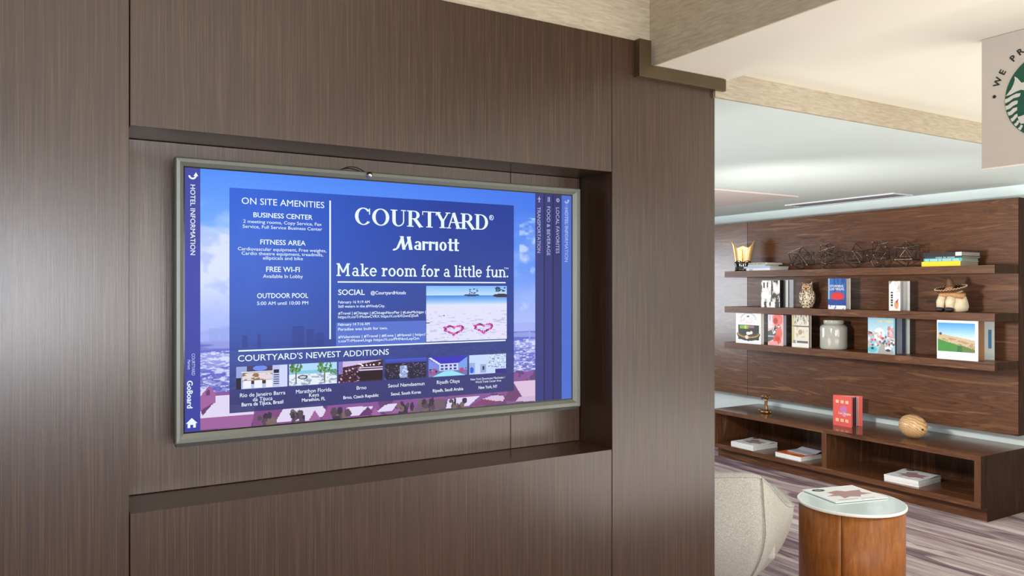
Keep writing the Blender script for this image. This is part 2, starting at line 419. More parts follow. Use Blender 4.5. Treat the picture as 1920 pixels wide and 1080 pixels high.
def courtyard():
    p = Pen(); T = .2; t = .07; sf = .055
    def C():
        p.ring(.48, .5, .48, .52, .28, .46, 38, 322, 26); p.bar(.8, .86, .62, .98); p.x += .98
    def O(): p.ring(.5, .5, .5, .52, .3, .46, 0, 360, 30); p.x += 1.08
    def U():
        p.bar(.1, .3, .3, 1); p.bar(.74, .81, .3, 1); p.ring(.455, .34, .355, .36, .285, .29, 180, 360, 14)
        p.bar(0, .4, 1-sf, 1); p.bar(.62, .92, 1-sf, 1); p.ring(.455, .34, .355, .36, .155, .29, 180, 270, 8); p.x += .98
    def R():
        p.bar(.1, .3, 0, 1); p.bar(0, .4, 0, sf); p.bar(0, .45, 1-sf, 1); p.bar(.3, .5, .47, .53)
        p.ring(.45, .735, .32, .265, .13, .205, -90, 90, 14); p.st(.46, .52, .84, 0, .2); p.bar(.76, .98, 0, sf); p.x += .93
    def TT():
        p.bar(.35, .55, 0, 1); p.bar(.25, .65, 0, sf); p.bar(0, .9, 1-sf, 1); p.bar(0, .05, .76, 1); p.bar(.85, .9, .76, 1); p.x += .8
    def Y():
        p.bar(.38, .58, 0, .5); p.bar(.28, .68, 0, sf); p.st(.16, .98, .48, .42, .19); p.st(.82, .98, .52, .45, .08)
        p.bar(0, .36, 1-sf, 1); p.bar(.66, .98, 1-sf, 1); p.x += .72
    def A():
        p.st(.46, 1.0, .14, 0, .08); p.st(.46, 1.0, .78, 0, .2); p.bar(.0, .3, 0, sf); p.bar(.6, .98, 0, sf); p.bar(.24, 1.1, .36, .42); p.x += .92
    def D():
        p.bar(.1, .3, 0, 1); p.bar(0, .4, 0, sf); p.bar(0, .4, 1-sf, 1); p.ring(.4, .5, .5, .5, .3, .44, -90, 90, 18); p.x += 1
    for g in (C, O, U, R, TT, Y, A, R, D): g()
    return p
def slab_line():
    p = Pen(); w = .145; s = .1; X = .68
    def stem(x, h, l=.09, r=.09, foot=True, top=True):
        p.bar(x, x+w, 0, h)
        if foot: p.bar(x-l, x+w+r, 0, s)
        if top: p.bar(x-l, x+w, h-s, h)
    def o_(cx=.3, rx=.3): p.ring(cx, X/2, rx, X/2+.01, rx-w, X/2-.1, 0, 360, 22)
    def M_():
        stem(.1, 1); stem(.82, 1, top=False); p.bar(.82, 1.05, 1-s, 1); p.st(.16, 1, .52, .28, .14); p.st(.9, 1, .54, .28, .14); p.x += 1.22
    def a_():
        p.ring(.27, .44, .22, .25, .1, .16, 10, 155, 12); p.bar(.37, .49, 0, .48); p.bar(.37, .6, 0, s)
        p.ring(.25, .2, .24, .21, .11, .12, 0, 360, 16); p.x += .68
    def k_():
        stem(.09, 1); p.st(.2, .28, .5, .64, .12); p.st(.28, .36, .56, .04, .13); p.bar(.36, .62, X-s, X); p.bar(.42, .68, 0, s); p.x += .74
    def e_(): p.ring(.29, X/2, .29, X/2+.01, .16, X/2-.1, 0, 322, 20); p.bar(.1, .56, .31, .4); p.x += .68
    def r_(): stem(.09, X); p.ring(.38, .38, .2, .3, .1, .19, 60, 170, 8); p.bar(.36, .48, .5, .66); p.x += .56
    def oo(): o_(); p.x += .68
    def m_():
        stem(.09, X); stem(.45, .45, .05, .06, top=False); stem(.81, .45, .05, .09, top=False)
        for c in (.335, .695): p.ring(c, .43, .245, .26, .115, .16, 0, 180, 12)
        p.x += 1.12
    def f_(): p.bar(.12, .25, 0, .8); p.bar(.03, .38, 0, s); p.bar(.02, .4, X-s, X); p.ring(.33, .78, .21, .23, .08, .12, 55, 180, 10); p.x += .46
    def l_(): stem(.09, 1); p.x += .36
    def i_(): stem(.09, X); p.ring(.155, .9, .085, .085, 0.001, 0.001, 0, 360, 10); p.x += .36
    def t_(): p.bar(.12, .25, .18, .88); p.bar(.0, .4, X-s, X); p.ring(.33, .2, .21, .21, .08, .11, 180, 300, 10); p.x += .45
    def u_():
        p.bar(.09, .22, .25, X); p.bar(0, .2, X-s, X); stem(.48, X, 0, .09, top=True); p.ring(.31, .26, .22, .27, .1, .16, 180, 350, 12); p.x += .76
    def n_(): stem(.09, X); stem(.48, .45, .05, .09, top=False); p.ring(.35, .43, .26, .26, .13, .16, 0, 180, 12); p.x += .76
    def dot(): p.ring(.1, .08, .085, .085, 0.001, 0.001, 0, 360, 10); p.x += .2
    def sp(): p.x += .3
    for g in (M_, a_, k_, e_, sp, r_, oo, oo, m_, sp, f_, oo, r_, sp, a_, sp, l_, i_, t_, t_, l_, e_, sp, f_, u_, n_, dot): g()
    return p
def script_logo():
    p = Pen()
    # slanted swash M
    p.pg([(0, -.06), (.05, .04), (.2, .1), (.46, .95), (.36, 1.0), (.5, 1.02), (.62, 1.0), (.34, .12), (.22, -.02), (.08, -.1)])
    p.st(.5, 1.0, .62, 0, .17); p.st(.62, .02, .98, 1.0, .06); p.st(.86, 1.0, 1.0, 0, .19); p.st(.6, 0, .9, .82, .07)
    p.x = 1.16; w = .14; X = .68
    p.ring(.2, .2, .19, .2, .06, .12, 0, 360, 14); p.bar(.26, .4, 0, .5); p.ring(.22, .46, .18, .22, .05, .14, 0, 160, 10); p.x += .47
    for _ in range(2): p.bar(.0, w, 0, X); p.ring(.2, .44, .17, .22, .06, .1, 30, 150, 8); p.bar(.22, .34, .5, .66); p.x += .37
    p.bar(0, w, 0, X); p.x += .22
    p.ring(.21, X/2, .21, X/2+.01, .08, X/2-.09, 0, 360, 18); p.x += .48
    for _ in range(2): p.bar(.08, .22, .1, .95); p.bar(0, .34, .58, .68); p.bar(.08, .32, 0, .1); p.x += .33
    return p

# ================================================================ SETTING
Yw = 2.13                      # face of the dark panelled wall
RX0, RX1, RZ0, RZ1, RY = 0.194, 1.684, H-0.551, H+0.396, 2.317   # TV recess
ZT = H+0.863; ZT2 = H+0.735
LOW, MID, SOF, HIGH = H+0.71, H+0.809, H+0.78, 3.25
struct('floor', BX(-3, 5.8, -4, 8, -0.05, 0), M['carpet'])
# panelled wall: core with separate laminate panels
wc = bmesh.new()
box(wc, -3, 2.166, 2.36, 2.56, 0, LOW-0.002)
wall_c = struct('wall_center', wc, M['dark'])
g = 0.0012
def panel(x0, x1, y0, y1, z0, z1, parent=None, name='panel'):
    return obj(name, BX(x0, x1, y0, y1, z0, z1), M['dark'], wall_c, world=True, bevel=0.0008, seg=1)
panel(-3, RX0-g, Yw, 2.359, 0, ZT)                                   # left of the recess
panel(RX0+g, RX1-g, Yw, 2.359, RZ1+g, ZT)                           # above
panel(RX0+g, RX1-g, Yw, 2.359, 0, RZ0-g)                            # below
p1 = bmesh.new(); box(p1, RX1+g, 2.17, Yw, 2.359, 0, ZT2)
obj('panel', p1, M['dark'], wall_c, world=True, bevel=0.001, seg=1)
panel(RX1+g, 1.80, Yw, 2.359, ZT2, ZT)
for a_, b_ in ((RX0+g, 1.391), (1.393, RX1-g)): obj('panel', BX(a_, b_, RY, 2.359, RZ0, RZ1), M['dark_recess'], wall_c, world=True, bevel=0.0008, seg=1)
#                            # recess back, two panels

# wallpaper above, deep beam with flat soffit
struct('wall_upper', BX(-3, 1.86, Yw+0.01, 2.2, ZT, HIGH), M['paper'])
struct('wall_beam', BX(1.86, 1.90, -4, Yw+0.07, SOF+0.003, HIGH), M['paper'])
struct('ceiling', BX(1.861, 2.223, -4, Yw+0.2, SOF, SOF+0.02), M['ceil_warm'])
struct('ceiling', BX(2.2, 5.8, -4, 2.1165, MID, MID+0.04), M['ceil_warm'])
struct('ceiling', BX(-3, 5.8, 2.2, 8, LOW, LOW+0.04), M['ceil'])
struct('ceiling', BX(2.16, 5.8, 2.1305, 2.2, LOW, LOW+0.04), M['ceil'])
struct('wall_band', BX(2.16, 5.8, 2.117, 2.130, LOW, MID+0.03), M['paper'])
struct('ceiling', BX(-3, 1.9, -4, 2.2, HIGH, HIGH+0.04), M['ceil_warm'])
# shallow blush panel of the lounge ceiling
struct('ceiling', BX(2.6, 5.02, 4.05, 8, LOW-0.012, LOW-0.001), M['ceil_pink'])
# outer walls
struct('wall_right', BX(5.8, 5.95, -4, 8, 0, HIGH), M['wall'])
struct('wall_left', BX(-3.1, -3, -4, 8, 0, HIGH), M['wall_lobby'])
wf = bmesh.new()
def holes(bm, x0, x1, z1, wins, y0, y1, wz0, wz1):
    xs = [x0]+[v for w in wins for v in w]+[x1]
    box(bm, x0, x1, y0, y1, 0, wz0); box(bm, x0, x1, y0, y1, wz1, z1)
    for i in range(0, len(xs), 2): box(bm, xs[i], xs[i+1], y0, y1, wz0, wz1)
LW = [(-1.25, 0.35), (0.95, 2.75), (3.45, 5.35)]
holes(wf, -3, 5.8, HIGH, LW, -4.1, -4, 0.7, 2.15); struct('wall_front', wf, M['wall_lobby'])
wb = bmesh.new(); holes(wb, -3, 5.8, LOW, [(1.9, 4.0)], 8, 8.1, 0.75, 2.1); struct('wall_back', wb, M['wall'])
gm = NT('window glass', 0.02, 0.5); gm.base((1, 1, 1)); gm.b.inputs['Transmission Weight'].default_value = 1; gm.b.inputs['IOR'].default_value = 1.02
M['glass'] = gm.m
def window(k, x0, x1, y0, y1, z0, z1):
    bm = bmesh.new(); f = 0.05
    box(bm, x0, x1, y0, y1, z0, z0+f); box(bm, x0, x1, y0, y1, z1-f, z1); box(bm, x0, x0+f, y0, y1, z0+f, z1-f); box(bm, x1-f, x1, y0, y1, z0+f, z1-f)
    w = struct('window_%d' % k, bm, M['white'])
    ym = (y0+y1)/2
    obj('window_pane', BX(x0+f, x1-f, ym-0.003, ym+0.003, z0+f, z1-f), M['glass'], w, world=True)
for k, (a, b) in enumerate(LW): window(k+1, a, b, -4.07, -4.02, 0.7, 2.15)
window(4, 1.9, 4.0, 8.02, 8.07, 0.75, 2.1)
# bronze trim stepping round the top corner of the panelled wall
tb = bmesh.new()
pts = [(1.782, ZT), (1.836, ZT), (1.836, H+0.777), (2.2, H+0.777), (2.2, H+0.733), (1.782, H+0.733)]
lo = [tb.verts.new((x, 2.102, z)) for x, z in pts]; hi = [tb.verts.new((x, Yw-0.001, z)) for x, z in pts]
tb.faces.new(lo); tb.faces.new(hi)
for i in range(6): tb.faces.new((lo[i], lo[(i+1) % 6], hi[(i+1) % 6], hi[i]))
struct('trim_1', tb, M['bronze'], bevel=0.0015)

# ================================================================ HANGING SIGN
SX = 2.635
sign = thing('hanging_sign', 'taupe hanging sign board with round green emblem and curved green lettering', 'sign', (SX, 1.2, H+0.39))
obj('board', BX(SX, SX+0.03, 0.80, 1.407, H+0.388, MID-0.001), M['sign'], sign, world=True, bevel=0.001)
ECY, ECZ, ER = 1.198, H+0.593, 0.136
def spoly(bm, pts, x):          # polygon on the sign given as (y, z)
    vs = [bm.verts.new((x, p[0], p[1])) for p in pts]
    f = bm.faces.new(vs)
    r = bmesh.ops.extrude_face_region(bm, geom=[f]); 
    for v in r['geom']:
        if isinstance(v, bmesh.types.BMVert): v.co.x += 0.0006
bm = bmesh.new(); spoly(bm, [(ECY+ER*math.cos(a), ECZ+ER*math.sin(a)) for a in [2*PI*i/96 for i in range(96)]], SX-0.0012)
disc = obj('emblem', bm, M['green'], sign, world=True)
def cr(x, y):                   # a point measured on the photographed sign
    return onX(1820+x/3.724, 40+y/3.724, SX)
whites = [
 [(308, 385), (330, 398), (357, 430), (380, 424), (380, 482), (352, 478), (318, 492), (280, 513), (246, 524), (262, 505), (285, 475), (302, 440), (311, 410)],
 [(243, 545), (262, 538), (290, 520), (322, 505), (351, 502), (345, 524), (330, 530), (300, 538), (272, 560), (243, 574)],
 [(244, 592), (262, 588), (288, 566), (312, 555), (332, 554), (328, 576), (300, 590), (276, 610), (250, 620)],
 [(258, 636), (278, 630), (298, 608), (327, 600), (326, 622), (308, 634), (290, 652), (268, 660)],
 [(280, 682), (296, 672), (310, 654), (328, 645), (330, 665), (316, 680), (300, 698), (290, 702)],
 [(304, 718), (318, 710), (330, 690), (345, 700), (332, 722), (316, 734)],
 [(332, 748), (344, 738), (352, 722), (368, 728), (356, 752), (348, 762)],
 [(330, 668), (352, 662), (385, 650), (385, 712), (352, 716), (340, 700)]]
for q in whites:
    for m_ in (0, 1):
        bm = bmesh.new(); spoly(bm, [((2*ECY-y) if m_ else y, z) for y, z in [cr(*t) for t in q]], SX-0.0024)
        obj('wave_line', bm, M['off_white'], disc, world=True)
ring_text = 'WE PROUDLY SERVE'
for i, chx in enumerate(ring_text):
    if chx == ' ': continue
    th = math.radians(157.2-i*8.95)
    if i == 1: th = math.radians(146.6)
    me, co = text_mesh(chx, 0.022); k = 0.0195/capheight(); w = (co[:, 0].max()+co[:, 0].min())/2
    n = np.zeros_like(co)
    lx = (co[:, 0]-w)*k; ly = (co[:, 1])*k-0.0098
    r = 0.172+ly
    # right of the picture is -y on the sign
    cx, cz = math.cos(th), math.sin(th)
    u = cx*r+lx*math.sin(th); v = cz*r-lx*math.cos(th)
    n[:, 0] = SX-0.0012-co[:, 2]; n[:, 1] = ECY-u; n[:, 2] = ECZ+v
    me.vertices.foreach_set('co', n.ravel()); me.update(); me.materials.clear()
    link('letter', me, M['green_dark'], sign, world=True)
for s_ in (1, -1):
    bm = bmesh.new(); spoly(bm, [(ECY+s_*0.1687+0.0055*math.cos(a), ECZ+0.0216+0.0055*math.sin(a)) for a in [2*PI*i/24 for i in range(24)]], SX-0.0012)
    obj('dot', bm, M['green_dark'], sign, world=True)

# ================================================================ CEILING VENT
vent = thing('ceiling_vent', 'long white slot diffuser in the low ceiling above the shelves', 'air vent', (5.59, 4.0, LOW))
VX0, VX1, VY0, VY1 = 5.46, 5.70, 3.55, 4.55
obj('slot', BX(VX0+0.02, VX1-0.02, VY0+0.02, VY1-0.02, LOW-0.006, LOW-0.001), M['vent_dark'], vent, world=True)
bm = bmesh.new()
box(bm, VX0, VX0+0.02, VY0, VY1, LOW-0.010, LOW-0.001); box(bm, VX1-0.02, VX1, VY0, VY1, LOW-0.010, LOW-0.001)
box(bm, VX0+0.02, VX1-0.02, VY0, VY0+0.02, LOW-0.010, LOW-0.001); box(bm, VX0+0.02, VX1-0.02, VY1-0.02, VY1, LOW-0.010, LOW-0.001)
obj('frame', bm, M['vent'], vent, world=True)
for k in range(3):
    x = VX0+0.06+k*0.05
    obj('blade', BX(x, x+0.006, VY0+0.02, VY1-0.02, LOW-0.009, LOW-0.006), M['vent_dark'], vent, world=True)

# ================================================================ TELEVISION
TY = 2.225
TX0, TX1, TZ0, TZ1 = 0.311, 1.621, H-0.412, H+0.345
DX0, DX1, DZ0, DZ1 = 0.3355, 1.587, H-0.382, H+0.319
tv = thing('wall_display', 'large flat touch display in the panelled wall recess, lit with blue hotel information', 'television', ((TX0+TX1)/2, 2.30, TZ0))
bm = bmesh.new()                 # mitred bezel sloping in to the glass
o4 = [(TX0, TZ0), (TX1, TZ0), (TX1, TZ1), (TX0, TZ1)]; i4 = [(DX0-0.004, DZ0-0.004), (DX1+0.004, DZ0-0.004), (DX1+0.004, DZ1+0.004), (DX0-0.004, DZ1+0.004)]
mid4 = [(a*0.45+c*0.55, b*0.45+d*0.55) for (a, b), (c, d) in zip(o4, i4)]
def loop(p4, y): return [bm.verts.new((x, y, z)) for x, z in p4]
L = [loop(o4, TY+0.032), loop(o4, TY+0.002), loop([(x+(0.003 if x < 1 else -0.003), z+(0.003 if z < H else -0.003)) for x, z in o4], TY-0.001), loop(mid4, TY-0.002), loop(i4, TY+0.006), loop(i4, TY+0.014)]
for a, b in zip(L, L[1:]):
    for i in range(4): bm.faces.new((a[i], a[(i+1) % 4], b[(i+1) % 4], b[i]))
obj('bezel', bm, M['bezel'], tv, world=True)
bm = bmesh.new(); box(bm, TX0+0.004, TX1-0.004, TY+0.015, TY+0.040, TZ0-0.010, TZ1+0.003); box(bm, TX0+0.012, TX1-0.012, TY+0.04, RY-0.002, TZ0+0.005, TZ1-0.012)
obj('casing', bm, M['black'], tv, world=True)
scr = obj('screen', BX(DX0-0.005, DX1+0.005, TY+0.008, TY+0.014, DZ0-0.005, DZ1+0.005), M['glass_black'], tv, world=True)
PY = TY+0.0072
def U(px, py):                  # photographed point on the screen -> picture coordinates
    x, z = onY(px, py, PY); return ((x-DX0)/(DX1-DX0), (DZ1-z)/(DZ1-DZ0))
def place(me, name, x, z, y, mat='lcd'):
    me.transform(Matrix.Translation((x, y, z))); return link(name, me, M[mat], scr, world=True)
cv = Canvas(520, 292)
u, v = cv.u, cv.v
cv.grad(0, .25, (78, 142, 252), (120, 174, 254)); cv.grad(.25, .62, (120, 174, 254), (160, 182, 252)); cv.grad(.62, 1, (120, 128, 222), (120, 110, 200))
t = np.clip((u-.1)*1.1, 0, 1)[..., None]*np.clip(1.0-v*1.5, 0, 1)[..., None]
cv.a = cv.a*(1-t)+np.array((60, 112, 232.))*t
cl = fbm(u*1.3, v*1.6, 5, 7, 5)
cv.put(np.clip((cl-.52)*5, 0, 1)*np.clip(1.15-np.abs(v-.34)*4.2, 0, 1)*np.clip(1.3-u*2.6, .25, 1), (226, 234, 255))
e_ = .20+.25*(fbm(u*2.2, v*.8, 12, 17, 3)-.4); cv.put(np.clip((v-e_)*30, 0, 1)*(u < .16)*np.clip((.60-v)*7, 0, 1), (216, 226, 254), .9)
cv.put((u < .16)*(v > .22)*(v < .55)*np.clip((fbm(u*3, v*2, 9, 51, 3)-.55)*6, 0, 1), (176, 196, 250), .8)
cv.put((u > .83)*(v > .12)*(v < .6)*np.clip((fbm(u*2.5, v*2.2, 10, 61, 3)-.5)*6, 0, 1), (214, 226, 255), .75)
cv.put(np.clip((v-.42)*5, 0, 1)*(v < .66), (176, 190, 250), .8)
cv.put((v > .60)*np.clip((fbm(u*1.5, v*3, 7, 21, 4)-.45)*4, 0, 1)*(v < .7), (150, 164, 236), .7)
cv.put((v > .66)*1.0, (146, 156, 226))
hz = fbm(u*1.5, v*7, 8, 25, 4); cv.put((v > .66)*(v < .9)*np.clip((hz-.47)*6, 0, 1), (96, 104, 204), .9)
city = fbm(u*4, v*9, 26, 31, 3); cv.put((v > .70)*(v < .9)*np.clip((city-.5)*8, 0, 1), (226, 228, 254), .85)
cv.put((v > .78)*(v < .92)*(fbm(u*3, v*6, 30, 44, 2) < .42), (88, 84, 176), .7)
cv.put((v > .845+.02*fbm(u, v, 20, 3, 2))*1.0, (136, 84, 150)); cv.put((v > .85)*(fbm(u*1.2, v, 34, 9, 3) > .57)*1.0, (88, 62, 112), .8)
LR, PK, DP = (224, 214, 242), (158, 98, 156), (104, 56, 112)
def pq(pts, c): cv.poly([U(*q) for q in pts], c)
pq([(374, 735), (393, 722), (405, 742), (430, 740), (430, 775), (374, 790)], LR); pq([(374, 745), (393, 722), (405, 738), (404, 755), (374, 772)], PK); pq([(376, 770), (400, 755), (380, 780)], DP); pq([(387, 733), (391, 730), (394, 733), (394, 741), (387, 741)], DP)
pq([(374, 783), (476, 776), (470, 800), (374, 806)], PK); pq([(374, 784), (400, 762), (480, 756), (476, 776)], LR)
pq([(476, 776), (490, 766), (560, 762), (560, 790), (474, 800)], (126, 72, 128)); pq([(516, 792), (530, 768), (600, 756), (618, 778), (580, 788)], LR)
pq([(578, 790), (590, 769), (602, 786)], PK); pq([(602, 786), (616, 760), (634, 784)], (146, 84, 142)); pq([(634, 782), (652, 764), (700, 761), (690, 778)], LR)
pq([(672, 780), (690, 762), (705, 779)], DP); pq([(694, 779), (704, 765), (716, 778)], PK); pq([(706, 772), (722, 759), (745, 756), (735, 771)], LR)
pq([(735, 775), (748, 758), (765, 755), (776, 772)], PK); pq([(776, 772), (786, 752), (836, 748), (834, 766)], (112, 90, 104)); pq([(836, 766), (840, 748), (900, 742), (880, 760)], LR)
pq([(880, 762), (912, 744), (945, 738), (950, 755)], (128, 66, 112)); pq([(930, 752), (938, 742), (946, 754)], DP); pq([(905, 748), (925, 741), (944, 742), (948, 752), (930, 752)], (214, 190, 222))
pq([(943, 752), (962, 716), (982, 752)], (112, 66, 112)); pq([(962, 716), (1003, 712), (1003, 752), (985, 753)], (220, 192, 220)); pq([(966, 753), (974, 744), (1003, 742), (1003, 752)], (206, 178, 212))
for a, b in ((500, 790), (556, 786), (640, 782), (760, 770), (800, 764), (860, 762)): 
    cv.spots(14, *[U(a-14, b-12)[0], U(a-14, b-12)[1]], *[U(a+14, b+4)[0], U(a+14, b+4)[1]], .006, .014, [(84, 70, 84), (120, 100, 96), (60, 44, 70)], a)
bl = U(431, 352)[0]; br = U(964, 390)[0]; bt = U(431, 351)[1]; bb = U(431, 775)[1]
pm = (u > bl) & (u < br) & (v > bt) & (v < bb)
dark = np.array((14, 46, 142.)); lo_ = np.array((48, 52, 112.))
tt = np.clip((v-.1)/.8, 0, 1)[..., None]
left = np.clip(1.1-(u-bl)/(br-bl)*1.5, 0, 1)[..., None]
pc = (dark*(1-left)+np.array((38, 92, 212.))*left)*(1-tt**2)+(lo_)*(tt**2)
cv.a = np.where(pm[..., None], pc*.90+cv.a*.10, cv.a)
for bx, by, bw in ((455, 628, 10), (482, 626, 8), (548, 612, 22), (575, 618, 14), (650, 628, 12), (690, 622, 10), (590, 624, 18)):
    b0, b1, b2 = U(bx, by), U(bx+bw, by), U(bx, 652); cv.rect(b0[0], b0[1], b1[0], b2[1], (40, 56, 140), .55)
for bx, by, bw in ((392, 615, 18), (412, 626, 14), (991, 618, 4)):
    b0, b1, b2 = U(bx, by), U(bx+bw, by), U(bx, 640); cv.rect(b0[0], b0[1], b1[0], b2[1], (150, 168, 236), .7)
lb = U(376, 400)[0]
tcol = np.array((62, 68, 160.))*(1-v[..., None]*.1)
cv.a = np.where((u < lb)[..., None], tcol+np.array((0, 0, 14.))*(v[..., None] > .3), cv.a)
r0, r1, r2, r3 = [U(q, 540)[0] for q in (1003, 1020.5, 1037, 1053.5)]
cv.rect(r0, 0, r1, 1, (52, 56, 124)); cv.rect(r1, 0, r2, 1, (48, 52, 118)); cv.rect(r2, 0, r3, 1, (46, 48, 112)); cv.rect(r3, 0, 1, 1, (76, 108, 206))
for q in (r1, r2): cv.rect(q-.0015, 0, q+.001, 1, (28, 28, 78))
cv.ell((r3+1)/2, .12, .006, .1, (130, 160, 235), .4)
# bright tweet box
a0 = U(630, 605); a1 = U(798, 644); cv.rect(a0[0], a0[1], a1[0], a1[1], (98, 128, 224), .75)
# outdoor pool fountain shimmer
me = cv.mesh('background_picture', DX1-DX0, DZ1-DZ0); place(me, 'background_picture', DX0, DZ1, PY)
# thumbnails and beach picture
def thumb(px0, px1, c, name='thumbnail', top=688, bot=730.5, ref=442.8):
    x0 = onY(px0, 540, PY)[0]; x1 = onY(px1, 540, PY)[0]; z1 = onY(ref, top, PY)[1]; z0 = onY(ref, bot, PY)[1]
    place(c.mesh(name, x1-x0, z1-z0), name, x0, z1, PY-0.0006)
NXT, NYT = 84, 50
c = Canvas(NXT, NYT, (180, 190, 235)); c.rect(0, 0, .2, .55, (150, 165, 220)); c.rect(0, .5, .1, 1, (30, 24, 50)); c.rect(.2, 0, .7, .25, (70, 60, 90)); c.ell(.46, .1, .14, .12, (110, 140, 240))
c.rect(.12, .27, .7, .7, (150, 112, 84)); c.put((c.u > .12)*(c.u < .7)*(c.v > .3)*(c.v < .62)*(fbm(c.u, c.v, 8, 3) > .45)*1., (224, 216, 222)); c.rect(.1, .24, .72, .28, (235, 240, 255))
for a in (.13, .35, .57): c.rect(a, .62+.02, a+.15, .98, (240, 240, 255))
c.rect(.28, .66, .35, .8, (60, 40, 40)); c.rect(.5, .66, .57, .8, (60, 40, 40)); c.rect(.7, 0, .84, 1, (190, 196, 240)); c.rect(.73, .2, .83, .36, (24, 20, 50))
for k in range(5): c.rect(.73, .42+k*.1, .83, .46+k*.1, (30, 30, 70))
c.rect(.84, 0, 1, 1, (208, 214, 252)); thumb(442.8, 538.7, c)
c = Canvas(NXT, NYT, (176, 218, 250)); c.rect(0, .33, 1, .5, (130, 200, 226)); c.rect(0, .48, 1, 1, (230, 236, 250)); c.put((c.v > .5)*(fbm(c.u, c.v, 14, 5) > .58)*1., (150, 170, 190))
for a, s_ in ((.14, 1), (.74, 1.2)):
    c.rect(a-.012, .2, a+.012, .9, (96, 92, 60)); c.spots(40, a-.12*s_, .0, a+.12*s_, .36*s_, .018, .06, [(86, 140, 70), (110, 160, 70), (60, 110, 70)], 3)
c.spots(14, .86, .3, 1, .55, .02, .05, [(90, 140, 100)], 6); c.ell(.28, .62, .1, .1, (50, 56, 60)); c.ell(.28, .62, .07, .06, (190, 200, 210)); thumb(541.8, 631.5, c, top=688, bot=730.5)
c = Canvas(NXT, NYT, (64, 22, 44)); c.poly([(0, 0), (1, 0), (.3, .22), (0, .3)], (206, 190, 232)); c.rect(0, 0, .1, .6, (130, 120, 200)); c.rect(.5, .32, 1, .36, (230, 220, 250)); c.rect(.45, .42, 1, .48, (220, 214, 250)); c.rect(.4, .52, 1, .95, (34, 10, 20))
c.spots(12, .45, .12, 1, .26, .02, .03, [(250, 240, 250)], 5); c.spots(60, 0, .3, .5, 1, .02, .035, [(150, 100, 150), (30, 10, 20), (210, 180, 210)], 8); thumb(634.5, 717.4, c)
c = Canvas(NXT, NYT, (34, 26, 52)); c.grad(0, .2, (58, 92, 220), (70, 60, 150)); c.spots(150, 0, .25, 1, 1, .016, .02, [(70, 66, 110), (150, 120, 120), (20, 14, 30), (90, 110, 200), (110, 80, 90)], 9); c.rect(.36, .34, .54, .95, (150, 168, 220)); c.spots(30, .36, .34, .54, .95, .02, .03, [(210, 225, 250), (90, 100, 160)], 12); thumb(721.5, 799, c)
c = Canvas(NXT, NYT, (54, 44, 190)); c.poly([(0, .1), (.3, .45), (.3, .8), (0, 1)], (120, 140, 224)); c.poly([(1, .05), (.74, .4), (.74, .8), (1, 1)], (120, 160, 235)); c.poly([(0, .05), (.06, .02), (.32, .38), (.3, .45)], (220, 225, 255)); c.rect(.27, .36, .76, .72, (205, 214, 255))
for r in range(2):
    for k in range(4): c.rect(.31+k*.11, .42+r*.16, .38+k*.11, .52+r*.16, (60, 60, 140))
c.rect(0, .72, 1, 1, (112, 112, 170)); c.poly([(.4, .74), (.62, .74), (.95, 1), (.1, 1)], (150, 226, 246)); c.spots(16, 0, .6, .2, .85, .03, .04, [(40, 40, 90), (180, 70, 120)], 3); c.spots(12, .82, .6, 1, .85, .03, .04, [(170, 70, 130)], 4); thumb(803.3, 876, c)
c = Canvas(NXT, NYT, (196, 216, 250)); c.rect(0, .4, .16, .96, (150, 176, 220)); c.ell(.07, .78, .05, .16, (40, 90, 220)); c.rect(.3, .5, .45, .95, (150, 170, 210)); c.rect(.36, .6, .4, .8, (40, 50, 90)); c.spots(120, .52, 0, 1, .7, .014, .022, [(110, 140, 170), (240, 250, 255), (60, 80, 120), (140, 170, 180)], 15); c.rect(.7, .78, 1, 1, (48, 36, 140)); thumb(879.5, 948.6, c)
c = Canvas(150, 104, (226, 226, 250)); c.grad(0, .17, (128, 184, 252), (190, 224, 255)); c.grad(.17, .34, (60, 132, 226), (200, 226, 252))
c.put((c.v > .34)*1., (224, 224, 250)); c.put((c.v > .45)*(fbm(c.u*2, c.v*5, 9, 5) > .66)*1., (176, 176, 214), .6)
c.ell(.55, .17, .1, .02, (40, 66, 110)); c.ell(.93, .18, .11, .035, (60, 40, 60)); c.spots(10, .5, .05, .62, .14, .012, .012, [(40, 80, 110)], 3); c.spots(16, .86, .02, 1, .1, .016, .014, [(30, 60, 90)], 4)
for hx, hy in ((.33, .80), (.70, .78)):
    for q in range(120):
        a = 2*PI*q/120; x = 16*math.sin(a)**3/17*.13; y = -(13*math.cos(a)-5*math.cos(2*a)-2*math.cos(3*a)-math.cos(4*a))/17*.105
        k = .75+.3*random.Random(q).random()
        c.ell(hx+x*k, hy+y*k, .010, .015, random.Random(q*7).choice([(206, 40, 170), (170, 24, 120), (240, 150, 220), (120, 30, 90), (226, 90, 190)]))
c.ell(.02, .66, .03, .01, (90, 90, 120)); c.ell(.21, .54, .012, .01, (110, 110, 140))
x0 = onY(799, 540, PY)[0]; x1 = onY(950, 540, PY)[0]; z1 = onY(799, 536, PY)[1]; z0 = onY(799, 641, PY)[1]
place(c.mesh('beach_picture', x1-x0, z1-z0), 'beach_picture', x0, z1, PY-0.0006)
